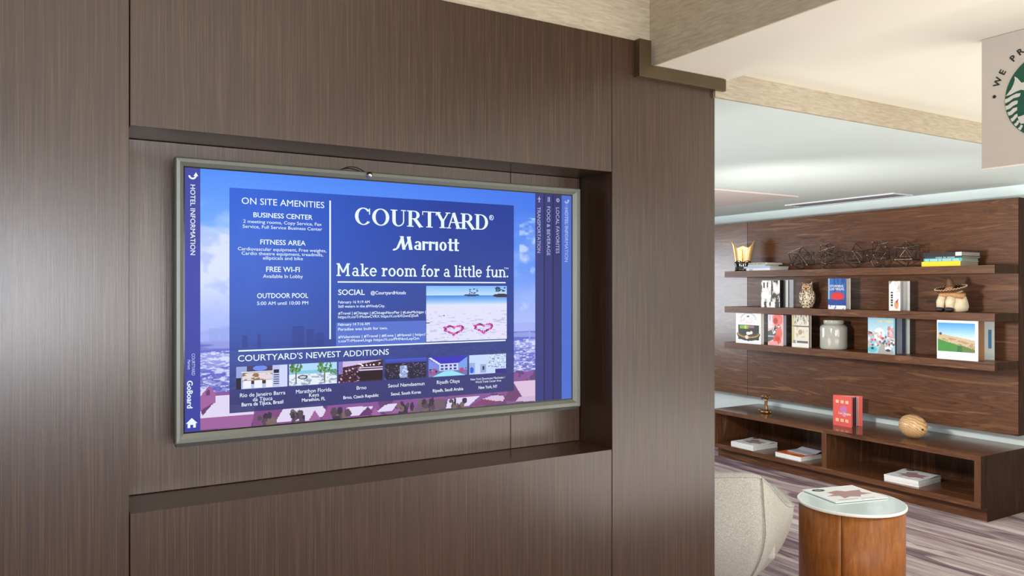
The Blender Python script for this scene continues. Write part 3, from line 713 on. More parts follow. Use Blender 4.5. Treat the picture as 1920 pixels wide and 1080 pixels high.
# screen lettering
TYP = PY-0.0012
def T(s, pxl, pyb, pxr, cap, bold=0.0, mat='lcd_white', name='lettering'):
    x0, z = onY(pxl, pyb, TYP); x1 = onY(pxr, pyb, TYP)[0]; z2 = onY(pxl, pyb-cap, TYP)[1]
    return letter(s, x0, x1, z, z2-z, TYP, M[mat], scr, bold, name=name)
B = 0.012
for a in [('ON SITE AMENITIES', 453, 382, 608, 12, .003), ('BUSINESS CENTER', 475, 407, 586, 9, B), ('2 meeting rooms, Copy Service, Fax', 456, 417.5, 603, 6, .004),
          ('Service, Full Service Business Center', 455, 427, 604, 6, .004), ('FITNESS AREA', 488, 458, 573, 9, B), ('Cardiovascular equipment, Free weights,', 446, 469, 612, 6, .004),
          ('Cardio theatre equipment, treadmills,', 453, 477.5, 606, 6, .004), ('ellipticals and bike', 493, 486.5, 568, 6, .004), ('FREE WI-FI', 499, 509.5, 562, 9.5, B),
          ('Available In Lobby', 493, 521, 568, 6.5, .005), ('OUTDOOR POOL', 482, 559, 578, 9, B), ('5:00 AM until 10:00 PM', 482, 572, 578, 6.5, .005),
          ('SOCIAL', 634, 553, 684, 10, B), ('@CourtyardHotels', 695, 552, 761, 6, B), ('February 16 9:19 AM', 634, 569, 693, 5, .008), ('Still waters in the #WindyCity.', 634, 577, 722, 5, .008),
          ('#Travel | #Chicago | #ChicagoNavyPier | #LakeMichigan |', 634, 590, 798, 5, .008), ('https://t.co/TrMoewCVRX https://t.co/6XGwnDJSoR', 634, 597, 785, 5, .008),
          ('February 14 7:16 AM', 634, 611, 693, 5, .008), ('Paradise was built for two.', 634, 620, 727, 5, .008), ('#Valentines | #Travel | #Kona | #Hawaii | https:/', 634, 634.5, 798, 5, .008),
          ('t.co/TrMoewUxga https://t.co/PHNnvLxpGm', 634, 642, 786, 5, .008), ("COURTYARD'S NEWEST ADDITIONS", 446, 678, 729, 11.5, .005),
          ('Rio de Janeiro Barra', 450, 745, 535, 7, .004), ('da Tijuca', 474, 752.5, 511, 7, .004), ('Barra da Tijuca, Brazil', 453, 762, 531, 6.5, B),
          ('Marathon Florida', 555, 738, 621.5, 7, .004), ('Keys', 579.5, 744.5, 598, 7, .004), ('Marathon, FL', 566, 753.3, 610, 6, B),
          ('Brno', 668.7, 730.7, 687, 6.5, .004), ('Brno, Czech Republic', 643.7, 748.4, 710, 5.5, B), ('Seoul Namdaemun', 727.8, 726.7, 796, 6.5, .004), ('Seoul, South Korea', 733, 741.7, 789.3, 5.5, B),
          ('Riyadh Olaya', 819, 720.2, 862, 6.5, .004), ('Riyadh, Saudi Arabia', 811.4, 735.6, 868.7, 5.5, B), ('New York Downtown Manhattan /', 882.4, 713.5, 947, 4, .002), ('World Trade Center Area', 891.3, 718.5, 939.7, 4, .002),
          ('New York, NY', 897.3, 729.5, 932.5, 5.5, B), ('TM', 945, 505, 953, 3.5, .0)]:
    T(*a)
def TD(s, pxl, py0, py1, capx, bold=0.0, mat='lcd_white'):   # runs downwards, baseline on the left
    xb, za = onY(pxl, py0, TYP); zb = onY(pxl, py1, TYP)[1]; x2 = onY(pxl+capx, py0, TYP)[0]
    return letter(s, za, zb, xb, x2-xb, TYP, M[mat], scr, bold, down=True)
TD('HOTEL INFORMATION', 357, 346, 478, 9, .004); TD('GoBoard', 351, 714, 766, 10, .02); TD('COURTYARD', 359.5, 663, 704, 6, .01, 'lcd_soft'); TD('Marriott', 352, 675, 693, 5, .02, 'lcd_soft')
TD('TRANSPORTATION', 1007.5, 388, 474, 6, .0, 'lcd_soft'); TD('FOOD & BEVERAGE', 1025.5, 387, 479, 6, .0, 'lcd_soft'); TD('LOCAL FAVORITES', 1042.5, 389, 475, 6, .0, 'lcd_soft'); TD('HOTEL INFORMATION', 1059, 390, 491, 6, .0, 'lcd_soft')
def P(px, py): return onY(px, py, TYP)
def fit(pen, name, pxl, pxr, pyb, cap):
    x0, z = P(pxl, pyb); x1 = P(pxr, pyb)[0]; z2 = P(pxl, pyb-cap)[1]
    pen.build(name, x0, x1, z, z2-z, TYP, M['lcd_white'], scr)
fit(courtyard(), 'serif_lettering', 665.5, 915, 420.5, 31.5)
fit(script_logo(), 'script_lettering', 736, 861, 467.5, 25)
fit(slab_line(), 'slab_lettering', 631, 953, 517.5, 24)
pn = Pen(); pn.ring(0, 0, 1, 1, .8, .8); x, z = P(921.5, 408); pn.build('registered_mark', x-.0085, x+.0085, z, .0085, TYP, M['lcd_white'], scr)
T('R', 919.2, 411, 923.8, 6, 0)
def rule(p0, p1, th):
    (x0, z0), (x1, z1) = P(*p0), P(*p1); z = (z0+z1)/2; h = th*0.0009
    bm = bmesh.new(); vs = [bm.verts.new(q) for q in ((x0, TYP, z-h), (x1, TYP, z-h), (x1, TYP, z+h), (x0, TYP, z+h))]; bm.faces.new(vs)
    obj('rule_line', bm, M['lcd_white'], scr, world=True)
rule((633, 527.5), (948, 531), 2.2); rule((447, 657), (948, 639), 2.2)
x, z = P(619, 376); _, zz = P(619, 636); bm = bmesh.new(); vs = [bm.verts.new(q) for q in ((x-.0024, TYP, zz), (x+.0024, TYP, zz), (x+.0024, TYP, z), (x-.0024, TYP, z))]; bm.faces.new(vs)
obj('rule_line', bm, M['lcd_white'], scr, world=True)
def icon(name, polys, px, py, s, mat='lcd_white', xs=1.0):
    cx, cz = P(px, py); bm = bmesh.new()
    for q in polys: bm.faces.new([bm.verts.new((cx+a*s*xs, TYP, cz+b*s)) for a, b in q])
    obj(name, bm, M[mat], scr, world=True)
def ringp(ro, ri, a0, a1, n=14, c=(0, 0)):
    return [[(c[0]+r*math.cos(t), c[1]+r*math.sin(t)) for r, t in ((ro, math.radians(a0+(a1-a0)*i/n)), (ro, math.radians(a0+(a1-a0)*(i+1)/n)), (ri, math.radians(a0+(a1-a0)*(i+1)/n)), (ri, math.radians(a0+(a1-a0)*i/n)))] for i in range(n)]
house = [[(-1, 0), (0, 1), (1, 0)], [(-.7, 0), (-.25, 0), (-.25, -.8), (-.7, -.8)], [(.25, 0), (.7, 0), (.7, -.8), (.25, -.8)], [(-.25, 0), (.25, 0), (.25, -.25), (-.25, -.25)]]
icon('home_icon', house, 359.5, 794, .0145)
arrow = ringp(.9, .5, 180, 360)+[[(.2, -.1), (1.25, -.1), (.75, .8)]]
icon('arrow_icon', arrow, 361, 329, .0115); icon('arrow_icon', arrow, 1062.5, 377, .0095, 'lcd_soft')
icon('plane_icon', [[(-.15, -1), (.15, -1), (.15, 1), (-.15, 1)], [(-.9, .1), (.9, .1), (.15, .45), (-.15, .45)], [(-.4, -.9), (.4, -.9), (.1, -.6), (-.1, -.6)]], 1011, 374, .0095, 'lcd_soft')
icon('food_icon', [[(-.5, -1), (-.2, -1), (-.2, 1), (-.5, 1)], [(.2, -1), (.5, -1), (.5, 1), (.2, 1)]], 1029, 374, .0085, 'lcd_soft')
icon('pin_icon', ringp(.8, .5, 0, 360)+[[(-.2, -.2), (.2, -.2), (.2, .2), (-.2, .2)]], 1046, 375.5, .0085, 'lcd_soft')
# sensor dome and its cable on the top edge
x, z = onY(692.5, 328.5, TY-0.004)
bm = bmesh.new(); ell(bm, (x, TY-0.006, z), (.0095, .009, .0095)); obj('sensor_dome', bm, M['chrome'], tv, world=True, smooth=True)
bm = bmesh.new()
for k, hh in ((0, .022), (1, .016)):
    tube(bm, [(x-.004-.085*t-(.01*k), TY+.005+.05*t, z+.006+hh*math.sin(PI*min(1, t*1.05))*.9) for t in [i/14 for i in range(15)]], .0014, 6)
obj('cable', bm, M['black'], tv, world=True, smooth=True)
bm = bmesh.new(); tube(bm, [(x, TY-.006, z+.004), (x, TY+.02, z+.011)], .002, 6); obj('bracket', bm, M['bezel'], tv, world=True)

# ================================================================ LOUNGE SHELVING
PX, SHX, YR, YL = 5.65, 5.355, 2.777, 5.135
shelving = thing('wall_shelving', 'walnut wall shelving with three long floating shelves on wide back panels', 'shelving', (PX, 3.95, .517))
obj('back_panel', BX(PX, 5.798, YR, YL-.0015, .517, H+.611), M['walnut'], shelving, world=True, bevel=.001)
obj('back_panel', BX(PX, 5.798, YL+.0015, 7.4, .517, H+.611), M['walnut_left'], shelving, world=True, bevel=.001)
obj('end_shade_panel', BX(PX+.003, 5.797, YR-.004, YR-.0005, .519, H+.609), M['walnut_shaded'], shelving, world=True)  # thin sheet in the darkened walnut, carrying the shade of this end
ST = [H+.151, H-.167, H-.490]
for z in ST:
    sh = obj('shelf', BX(SHX, PX-.0005, YR, YL, z-.054, z), M['walnut'], shelving, world=True, bevel=.001)
    obj('end_shade_cap', BX(SHX+.001, PX-.0005, YR-.003, YR-.0002, z-.0535, z-.0005), M['walnut_shaded'], sh, world=True)  # sheet added to give the shelf end its painted shade

# ================================================================ LOW CABINET
CX, CB, CT, CF = 5.19, .093, .432, .131
cab = thing('low_cabinet', 'long low walnut media cabinet with open bays against the pale wall', 'cabinet', (5.5, 3.95, 0))
CYR, CYL = 2.776, 5.125
obj('top', BX(CX, 5.797, CYR, CYL, CT-.033, CT), M['walnut_gloss'], cab, world=True, bevel=.001)
obj('front_edge', BX(CX-.002, CX-.0002, CYR, CYL, CT-.033, CT-.0005), M['walnut'], cab, world=True)
obj('bottom', BX(CX, 5.797, CYR, CYL, CB, CF), M['walnut_gloss'], cab, world=True, bevel=.001)
obj('bottom_edge', BX(CX-.002, CX-.0002, CYR, CYL, CB, CF-.0005), M['walnut'], cab, world=True)
obj('side_panel', BX(CX, 5.797, CYR, 2.818, CF+.0003, CT-.0333), M['walnut_v'], cab, world=True)
obj('side_panel', BX(CX, 5.797, 5.085, CYL, CF+.0003, CT-.0333), M['walnut_v'], cab, world=True)
obj('divider', BX(CX, 5.75, 3.931, 3.975, CF+.0003, CT-.0333), M['walnut_v'], cab, world=True)
obj('end_shade_skin', BX(CX, 5.797, CYR-.003, CYR-.0003, CB, CT), M['walnut_shaded'], cab, world=True)  # cabinet end likewise shaded by its darkened colour
obj('end_shade_skin', BX(5.263, 5.797, CYR-.003, CYR-.0003, .0, CB-.0003), M['walnut_shaded'], cab, world=True)
for a, b in ((2.819, 3.93), (3.976, 5.084)):
    obj('back_board', BX(5.75, 5.79, a, b, CF+.0003, CT-.0333), M['walnut_v'], cab, world=True)
obj('plinth', BX(5.263, 5.78, CYR, CYL, .0, CB-.0003), M['walnut'], cab, world=True)
for z in (.355, .18):
    bm = bmesh.new(); tube(bm, [(5.215, 5.0845, z), (5.215, 5.080, z)], .0045, 10); obj('shelf_pin', bm, M['metal_pin'], cab, world=True)

# ================================================================ BOOKS
SR = -PI/2                      # local x runs to the right along the shelf, local y to the wall
def quad_text(s, x0, x1, z, cap, y, mat, parent, bold=.01, down=False):
    me, co = text_mesh(s, bold); w0, w1 = co[:, 0].min(), co[:, 0].max(); k = cap/capheight(); n = np.zeros_like(co)
    if down: n[:, 2] = x0+(co[:, 0]-w0)*(x1-x0)/(w1-w0); n[:, 0] = z+co[:, 1]*k
    else: n[:, 0] = x0+(co[:, 0]-w0)*(x1-x0)/(w1-w0); n[:, 2] = z+co[:, 1]*k
    n[:, 1] = y-co[:, 2]; me.vertices.foreach_set('co', n.ravel()); me.update(); me.materials.clear()
    return link('lettering', me, mat, parent)
def slab_between(x0, y0, x1, y1, th, z0, z1):    # upright slab from plan point to plan point
    bm = bmesh.new(); d = Vector((x1-x0, y1-y0)).normalized(); n = Vector((-d.y, d.x))*th
    pl = [(x0, y0), (x1, y1), (x1+n.x, y1+n.y), (x0+n.x, y0+n.y)]
    lo = [bm.verts.new((*p, z0)) for p in pl]; hi = [bm.verts.new((*p, z1)) for p in pl]
    bm.faces.new(lo); bm.faces.new(hi)
    for i in range(4): bm.faces.new((lo[i], lo[(i+1) % 4], hi[(i+1) % 4], hi[i]))
    return bm
def standing_book(label, pxl, pxr, X, zbase, h, canvas, cover, pages=None, thick=.03, fan=0.0, leaves=0, leafcols=None, back=None, texts=(), back_art=None):
    """closed (fan = 0) or slightly opened standing book, its cover towards the room"""
    yl = onX(pxl, 540, X)[0]; yr = onX(pxr, 540, X)[0]; w = yl-yr
    t = thing('book', label, 'book', (X, yl, zbase), SR)
    c = .003
    fc = obj('front_cover', BX(0, w, 0, c, 0, h), cover, t)
    if canvas is not None:
        me = canvas.mesh('cover_picture', w, h); me.transform(Matrix.Translation((0, -.0006, h))); link('cover_picture', me, M['print'], fc)
    for s_, a, b, z, cap, mt in texts: quad_text(s_, a*w, b*w, h*(1-z), cap*h, -.0012, mt, fc)
    pg = pages or M['pages']
    if fan == 0:
        obj('page_block', BX(.004, w-.004, c, c+thick, .004, h-.004), pg, t)
        obj('back_cover', BX(0, w, c+thick, 2*c+thick, 0, h), back or cover, t)
        obj('spine', BX(-.002, 0, 0, 2*c+thick, 0, h), cover, t)
    else:
        yb = fan
        k = max(1, leaves)
        for i in range(leaves):
            f = (i+1)/(leaves+1)
            yy = fan*f*(.85+.15*((i*7) % 3))
            m = (leafcols or [M['pages']])[i % len(leafcols or [1])]
            obj('page_leaf', slab_between(.004, c+.001+.012*f, w-.006-.002*i, yy+c, .0015, .003, h-.004), m, t)
        bc = obj('back_cover', slab_between(0, c+.014, w, fan+c, .004, 0, h), back or cover, t)
        obj('spine', BX(-.003, 0, 0, .022, 0, h), cover, t)
        if back_art:
            # small printed label seen on the inside of the back cover
            f0, f1, z0, z1, mt = back_art
            L_ = Vector((w, fan-.014)); e0 = Vector((0, c+.014))+L_*f0; e1 = Vector((0, c+.014))+L_*f1
            obj('printed_label', slab_between(e0.x, e0.y-.002, e1.x, e1.y-.002, .0008, h*z0, h*z1), mt, bc)
    return t
Zs1, Zs2, Zs3 = ST
# --- shelf 2
c = Canvas(46, 64, (204, 200, 190)); n_ = fbm(c.u*1.2, c.v*.5, 7, 11, 4); c.put((n_ > .52)*1., (250, 248, 240)); c.put((n_ < .4)*1., (60, 52, 44)); c.put((c.v > .8)*(n_ < .55)*1., (52, 46, 42)); c.rect(.1, .1, .2, .3, (70, 60, 50)); c.rect(.3, .1, .36, .28, (70, 60, 50)); c.rect(.55, .02, .6, .8, (60, 52, 44)); c.rect(0, 0, 1, .03, (120, 112, 100))
standing_book('silver and black photo cover book standing half open beside the speckled owl', 1427.5, 1462, 5.40, Zs2, .238, c, flat('grey board', rgb(160, 158, 152)), fan=.17, leaves=4,
              leafcols=[flat('black page', rgb(26, 24, 30)), flat('black page', rgb(26, 24, 30)), flat('maroon page', rgb(92, 56, 54)), M['white']], back=flat('silver board', rgb(190, 196, 204)))
c = Canvas(40, 66, (40, 100, 176)); c.put(fbm(c.u, c.v*.3, 9, 3) > .55, (28, 74, 146)); c.rect(0, .0, .08, 1, (150, 180, 210)); c.ell(.52, .6, .38, .16, (196, 40, 44)); c.rect(0, .68, 1, .86, (28, 60, 140)); c.ell(.5, .6, .3, .1, (206, 44, 48))
for k in range(5): c.rect(.2, .51+k*.045, .84, .52+k*.045, (130, 30, 60), .6)
c.put((c.v > .88)*(fbm(c.u*2, c.v, 12, 8) > .45)*1., (230, 232, 240))
standing_book('blue book with white title and red disc beside the owl', 1553, 1586, 5.40, Zs2, .243, c, flat('blue board', rgb(40, 100, 176)), thick=.052,
              texts=[('STORMING', .1, .86, .29, .075, M['off_white']), ('LAS VEGAS', .1, .9, .385, .075, M['off_white'])], back=M['pages'])
c = Canvas(30, 60, (230, 230, 224)); c.rect(.75, 0, 1, 1, (238, 238, 238)); c.poly([(0, 0), (.3, 0), (0, .12)], (150, 130, 110)); c.ell(.66, .8, .2, .14, (214, 150, 110)); c.poly([(.6, .7), (.9, .55), (.7, .78)], (180, 50, 50)); c.put((c.u > .5)*(c.v < .5)*(fbm(c.u, c.v, 16, 3) > .55), (190, 186, 178))
for k_ in range(6): c.rect(.14, .36+k_*.085, .34, .41+k_*.085+(k_ % 2)*.02, (44, 42, 44))
standing_book('small white book with black upright lettering left of the sombrero figurine', 1667.5, 1688, 5.41, Zs2, .218, c, M['white'], fan=.115, leaves=4, leafcols=[M['white'], flat('pale grey page', rgb(190, 192, 200))], back=M['white'])
# --- shelf 3
c = Canvas(52, 66, (238, 236, 236)); c.rect(.09, .43, .93, .88, (52, 44, 40)); c.rect(.16, .44, .5, .54, (120, 180, 60)); c.rect(.5, .44, .74, .52, (150, 110, 110)); c.rect(.34, .44, .42, .54, (226, 196, 90))
for q in range(60):
    a = PI*q/59; c.ell(.5-.42*math.cos(a), .68+.13*math.sin(a), .025, .018, (198, 150, 60)); c.ell(.5-.44*math.cos(a), .70+.2*math.sin(a), .02, .02, [(30, 44, 34), (44, 60, 44)][q % 2]); c.ell(.5-.34*math.cos(a), .68+.09*math.sin(a), .014, .01, (120, 84, 40))
c.ell(.5, .68, .08, .05, (240, 238, 230)); c.ell(.62, .66, .05, .05, (236, 232, 220)); c.ell(.44, .8, .07, .06, (238, 206, 196))
for q in range(24):
    a = math.radians(200+140*q/23); c.ell(.5+.3*math.cos(a), .26+.2*math.sin(a), .02, .016, (168, 192, 204))
c.rect(.44, .14, .54, .18, (80, 90, 100)); c.put((c.v > .2)*(c.v < .36)*(c.u > .15)*(c.u < .9)*(fbm(c.u*3, c.v*2, 14, 5) > .6), (226, 200, 206))
standing_book('white cookbook with a dark square food photo, leftmost on the lowest shelf', 1380, 1427, 5.37, Zs3, .285, c, M['white'], thick=.028)
c = Canvas(40, 60, (226, 188, 182)); c.ell(.62, .16, .34, .2, (232, 120, 110)); c.ell(.5, .2, .14, .1, (180, 60, 50)); c.rect(0, .0, .3, .45, (230, 220, 222)); c.rect(.12, .03, .16, .2, (60, 50, 60)); c.poly([(0, .55), (.5, .45), (.7, .3), (.85, .4), (.6, .62), (.4, .8), (0, .9)], (96, 94, 98)); c.spots(30, .3, .36, .75, .6, .05, .03, [(30, 24, 26), (240, 230, 230)], 5)
c.ell(.72, .6, .2, .2, (226, 110, 100)); c.ell(.6, .8, .26, .16, (222, 90, 80)); c.ell(.62, .78, .14, .07, (196, 60, 52)); c.poly([(0, .9), (.6, .86), (.7, 1), (.1, 1)], (236, 160, 160)); c.rect(0, .68, .4, .74, (180, 182, 186))
standing_book('book with pink and red flower cover, right of the white cookbook', 1440, 1469, 5.40, Zs3, .262, c, flat('dark grey board', rgb(92, 88, 94)), pages=flat('blue grey pages', rgb(184, 188, 204)), thick=.034)
c = Canvas(40, 60, (222, 216, 200)); c.put((c.v < .33)*(fbm(c.u*2, c.v, 12, 9) > .56), (130, 130, 110)); c.rect(0, .34, 1, .37, (90, 86, 80)); c.put((c.u < .14)*1., (190, 176, 96), .6); c.put((c.v > .37)*(c.v < .7)*(fbm(c.u, c.v, 10, 2) > .6), (200, 180, 160)); c.ell(.5, .53, .12, .08, (176, 150, 130)); c.rect(.3, .8, .95, .86, (90, 100, 110)); c.rect(.08, .78, .22, .92, (96, 120, 140), .7); c.put((c.v > .88)*1., (232, 228, 216))
standing_book('cream book with faded sketch cover, left of the grey jar', 1485, 1516.5, 5.40, Zs3, .268, c, flat('cream board', rgb(206, 202, 190)), thick=.026, pages=M['pages_grey'])
c = Canvas(60, 74, (150, 196, 212)); c.grad(0, .5, (132, 178, 200), (190, 218, 226)); c.ell(.42, .5, .2, .16, (240, 232, 232)); c.spots(70, 0, .45, .55, .8, .04, .03, [(214, 150, 150), (180, 80, 84), (236, 226, 220), (96, 84, 90), (170, 180, 186)], 3); c.spots(50, .75, .3, 1, .75, .04, .04, [(222, 150, 150), (206, 180, 184), (190, 120, 120)], 4)
c.poly([(.5, .7), (.75, .7), (1, 1), (.35, 1)], (160, 156, 152)); c.spots(26, .5, .55, 1, .85, .03, .03, [(236, 232, 228), (90, 84, 90), (190, 196, 200)], 6); c.ell(.75, .86, .12, .05, (240, 240, 240)); c.ell(.75, .9, .1, .03, (60, 60, 66)); c.ell(.16, .9, .17, .08, (90, 180, 190)); c.ell(.16, .87, .06, .03, (40, 60, 80)); c.rect(.95, 0, 1, .6, (110, 170, 196))
standing_book('book with pale blue street scene cover and yellow title, right of the grey jar', 1628, 1678, 5.38, Zs3, .292, c, flat('pale blue board', rgb(150, 190, 204)), fan=.18, leaves=5,
              leafcols=[flat('slate page', rgb(70, 78, 92)), flat('pale page', rgb(168, 176, 190)), flat('night page', rgb(26, 30, 46)), flat('pale page', rgb(168, 176, 190)), flat('navy page', rgb(36, 50, 86))], back=flat('pale board', rgb(188, 196, 190)),
              texts=[('Las Vegas', .36, .94, .19, .07, flat('yellow print', rgb(226, 214, 120)))])
c = Canvas(84, 62, (240, 240, 242)); c.grad(.1, .48, (70, 150, 222), (206, 230, 242), .01, .94); c.put((c.u > .01)*(c.u < .94)*(c.v > .36+c.u*.16)*(c.v < .82), (196, 172, 136)); c.put((c.u > .01)*(c.u < .94)*(c.v > .4+c.u*.2)*(c.v < .82)*(fbm(c.u, c.v*2, 12, 3) > .5), (164, 140, 110))
c.put((c.u > .01)*(c.u < .94)*(c.v > .5+c.u*.26)*(c.v < .82), (66, 136, 56)); c.put((c.u > .56)*(c.u < .94)*(c.v > .62+(c.u-.55)*.3)*(c.v < .82), (90, 120, 62)); c.put((c.u > .5)*(c.u < .62)*(c.v > .66)*(c.v < .82), (52, 104, 50)); c.ell(.08, .37, .04, .03, (84, 80, 70))
c.rect(0, .8, 1, 1, (240, 240, 242)); c.rect(.93, 0, 1, 1, (240, 240, 242))
standing_book('wide white photo book with green valley cover, right end of the lowest shelf', 1757.5, 1834, 5.37, Zs3, .278, c, M['white'], fan=.2, leaves=1, leafcols=[M['tan']], back=flat('grey white board', rgb(196, 202, 200)),
              back_art=(.985-.09, .985-.035, .28, .74, flat('blue print', rgb(30, 110, 160))))
# --- on the cabinet
c = Canvas(44, 62, (222, 92, 84))
for r in (.14, .76):
    for k in range(3): c.rect(.14+k*.26, r, .30+k*.26, r+.1, (240, 200, 160)); c.rect(.18+k*.26, r+.03, .26+k*.26, r+.06, (232, 150, 120))
c.ell(.56, .44, .2, .12, (190, 120, 190), .8); c.ell(.6, .62, .1, .06, (226, 140, 180)); c.rect(0, .88, 1, 1, (206, 84, 84), .5)
standing_book('coral red guide book standing half open on the low cabinet', 1562.5, 1597, 5.405, CT, .236, c, flat('coral board', rgb(214, 84, 80)), fan=.13, leaves=5,
              leafcols=[flat('pink page', rgb(226, 150, 140)), flat('plum page', rgb(84, 40, 54)), M['pages'], flat('plum page', rgb(84, 40, 54)), flat('pink page', rgb(226, 150, 140))], back=flat('coral board', rgb(214, 84, 80)),
              texts=[('Las Vegas', .3, .95, .6, .07, M['off_white'])])
def flat_book(label, x_front, y_right, z, length, depth, th, cov, pages, rz=0, spine_text=None, tab=None, group=None):
    """book lying flat, spine to the room; origin at its right front corner, local x to the left is negative"""
    t = thing('book', label, 'book', (x_front, y_right, z), SR+rz, group)
    c = .002
    obj('bottom_cover', BX(-length, 0, 0, depth, 0, c), cov, t); obj('top_cover', BX(-length, 0, 0, depth, th-c, th), cov, t)
    sp = obj('spine', BX(-length, 0, -.002, 0, 0, th), cov, t)
    obj('page_block', BX(-length+.003, -.003, .0002, depth-.004, c, th-c), pages, t)
    if spine_text:
        s_, mt, a, b = spine_text
        quad_text(s_, -length*a, -length*b, th*.25, th*.5, -.0028, mt, sp, .01)
    if tab: obj('spine_label', BX(-.045, -.002, -.0032, -.0022, .002, th-.002), tab, sp)
    return t
# left stack on the top shelf
YA = 4.646; z = Zs1
flat_book('white book with blue spine block, bottom of the left stack on the top shelf', 5.39, YA, z, .262, .235, .021, M['white'], M['white'], tab=None, spine_text=('|||', flat('navy print', rgb(60, 70, 110)), .86, .74)); z += .0212
flat_book('pale blue book, second from the bottom of the left stack on the top shelf', 5.385, YA-.004, z, .29, .245, .017, flat('ice blue board', rgb(168, 182, 208)), M['pages'], .01); z += .0172
flat_book('thin green-grey book, second from the top of the left stack on the top shelf', 5.39, YA+.05, z, .20, .17, .014, flat('pale sage board', rgb(176, 190, 184)), M['pages'], -.02); z += .0142
flat_book('beige spine book with black lettering, topmost of the left top-shelf stack', 5.39, YA+.03, z, .205, .2, .017, flat('beige board', rgb(190, 184, 160)), M['pages'], .015, spine_text=('||||| ||| |||||| ||', M['black'], .95, .12))
# right stack on the top shelf
YB = 3.0; z = Zs1
flat_book('bright yellow spine book, bottom of the right stack on the top shelf', 5.375, YB+.01, z, .275, .222, .034, flat('yellow board', rgb(238, 206, 20)), M['pages_grey'], -.01); z += .0342
flat_book('turquoise spine book, second from the bottom of the right stack on the top shelf', 5.375, YB, z, .265, .215, .021, flat('turquoise board', rgb(70, 176, 186)), M['pages_grey'], .02, spine_text=('||| |||||| || ||||||| |||||', M['off_white'], .95, .08)); z += .0212
flat_book('thin dark green book, second from the top of the right stack on the top shelf', 5.375, YB-.002, z, .26, .23, .012, flat('dark green board', rgb(40, 56, 54)), M['pages_grey'], .0, spine_text=('||||||| ||| ||||||||', M['off_white'], .7, .2)); z += .0122
flat_book('black book with white spine label, topmost of the right stack on the top shelf', 5.375, YB-.002, z, .275, .225, .029, flat('black board', rgb(30, 26, 30)), M['pages_grey'], .0, tab=M['off_white'])

# ================================================================ MAGAZINES
def mag_canvas(style):
    if style == 'white':
        c = Canvas(66, 84, (234, 236, 238)); c.poly([(.25, .35), (.5, .28), (.6, .38), (.9, .36), (.82, .52), (.95, .66), (.7, .68), (.62, .8), (.45, .74), (.3, .82), (.32, .64), (.1, .6), (.3, .5)], (176, 142, 142)); c.rect(.12, .88, .5, .9, (120, 120, 120)); c.ell(.22, .16, .12, .09, (58, 66, 68)); c.ell(.22, .16, .07, .02, (190, 190, 190)); c.rect(.55, .9, .8, .93, (120, 120, 130), .6)
    else:
        c = Canvas(66, 84, (208, 104, 44)); c.put((fbm(c.u, c.v, 8, 4) > .55)*1., (190, 84, 34)); c.rect(.0, .0, 1, .45, (96, 80, 78)); c.spots(30, 0, 0, 1, .45, .06, .05, [(54, 44, 50), (150, 120, 110), (90, 40, 50)], 4); c.rect(.2, .7, .7, .76, (236, 190, 150))
    return c
def magazine(label, loc, rz, style, w=.25, d=.30, th=.007, cover=True, group=None, curl=0.0, edge=None):
    t = thing('magazine', label, 'magazine', loc, rz, group)
    nx = 10
    bm = bmesh.new(); r = []
    for i in range(nx+1):
        y = d*i/nx; k = curl*max(0, (i/nx-.45)/.55)**2*math.sin(PI*min(1, i/nx))if curl else 0
        r.append([bm.verts.new(p) for p in ((0, y, k), (w, y, k), (w, y, th+k-.0004), (0, y, th+k-.0004))])
    for a, b in zip(r, r[1:]):
        for j in range(4): bm.faces.new((a[j], a[(j+1) % 4], b[(j+1) % 4], b[j]))
    bm.faces.new(r[0]); bm.faces.new(r[-1])
    obj('pages', bm, edge or M['white'], t)
    if cover:
        me = mag_canvas(style).mesh('cover', w, d, 'xy'); me.transform(Matrix.Translation((0, d, th)))
        if curl:
            for v in me.vertices:
                f = v.co.y/d; v.co.z += curl*max(0, (f-.45)/.55)**2*math.sin(PI*min(1, f))
        link('cover', me, M['print'], t)
    return t
# stacks in the bays: origin at the left front corner, local x to the right (-y), local y into the bay
ORD = ['second from the top', 'third from the top', 'fourth from the top', 'fifth from the top']
def mag_stack(x, y, n, style, where, rz=0, w=.25, d=.3, th=.0072, group=None, jit=.003, seed=2):
    r = random.Random(seed)
    for i in range(n):
        top = i == n-1
        lab = ('%s magazine topmost of the stack %s' % ('white red-patterned' if style == 'white' else 'orange and brown', where)) if top else '%s magazine, %s %s' % ('plain-edged' if style == 'white' else 'white-edged', ORD[n-2-i] if i else 'bottom of the stack', where)
        magazine(lab, (x+r.uniform(0, jit), y-r.uniform(0, jit), CF+.0005+i*(th+.0002)), SR+rz+r.uniform(-.012, .012), style, w, d, th, cover=top, group=None if top else group, curl=.03 if top and style == 'white' else 0)
mag_stack(5.205, 4.92, 6, 'white', 'in the left cabinet bay', group='white magazines under the top one in the left bay')
mag_stack(5.215, 3.47, 6, 'white', 'in the right cabinet bay', rz=.06, seed=5, group='white magazines under the top one in the right bay')
mag_stack(5.21, 4.44, 4, 'orange', 'against the cabinet divider', w=.255, d=.30, th=.0085, seed=8, group='magazines under the orange one')
magazine('loose grey magazine with lifted pages lying on the orange magazine stack', (5.33, 4.415, CF+.0355), SR-.10, 'orange', .21, .20, .004, cover=False, curl=.07, edge=flat('pale grey page', rgb(190, 192, 200)))

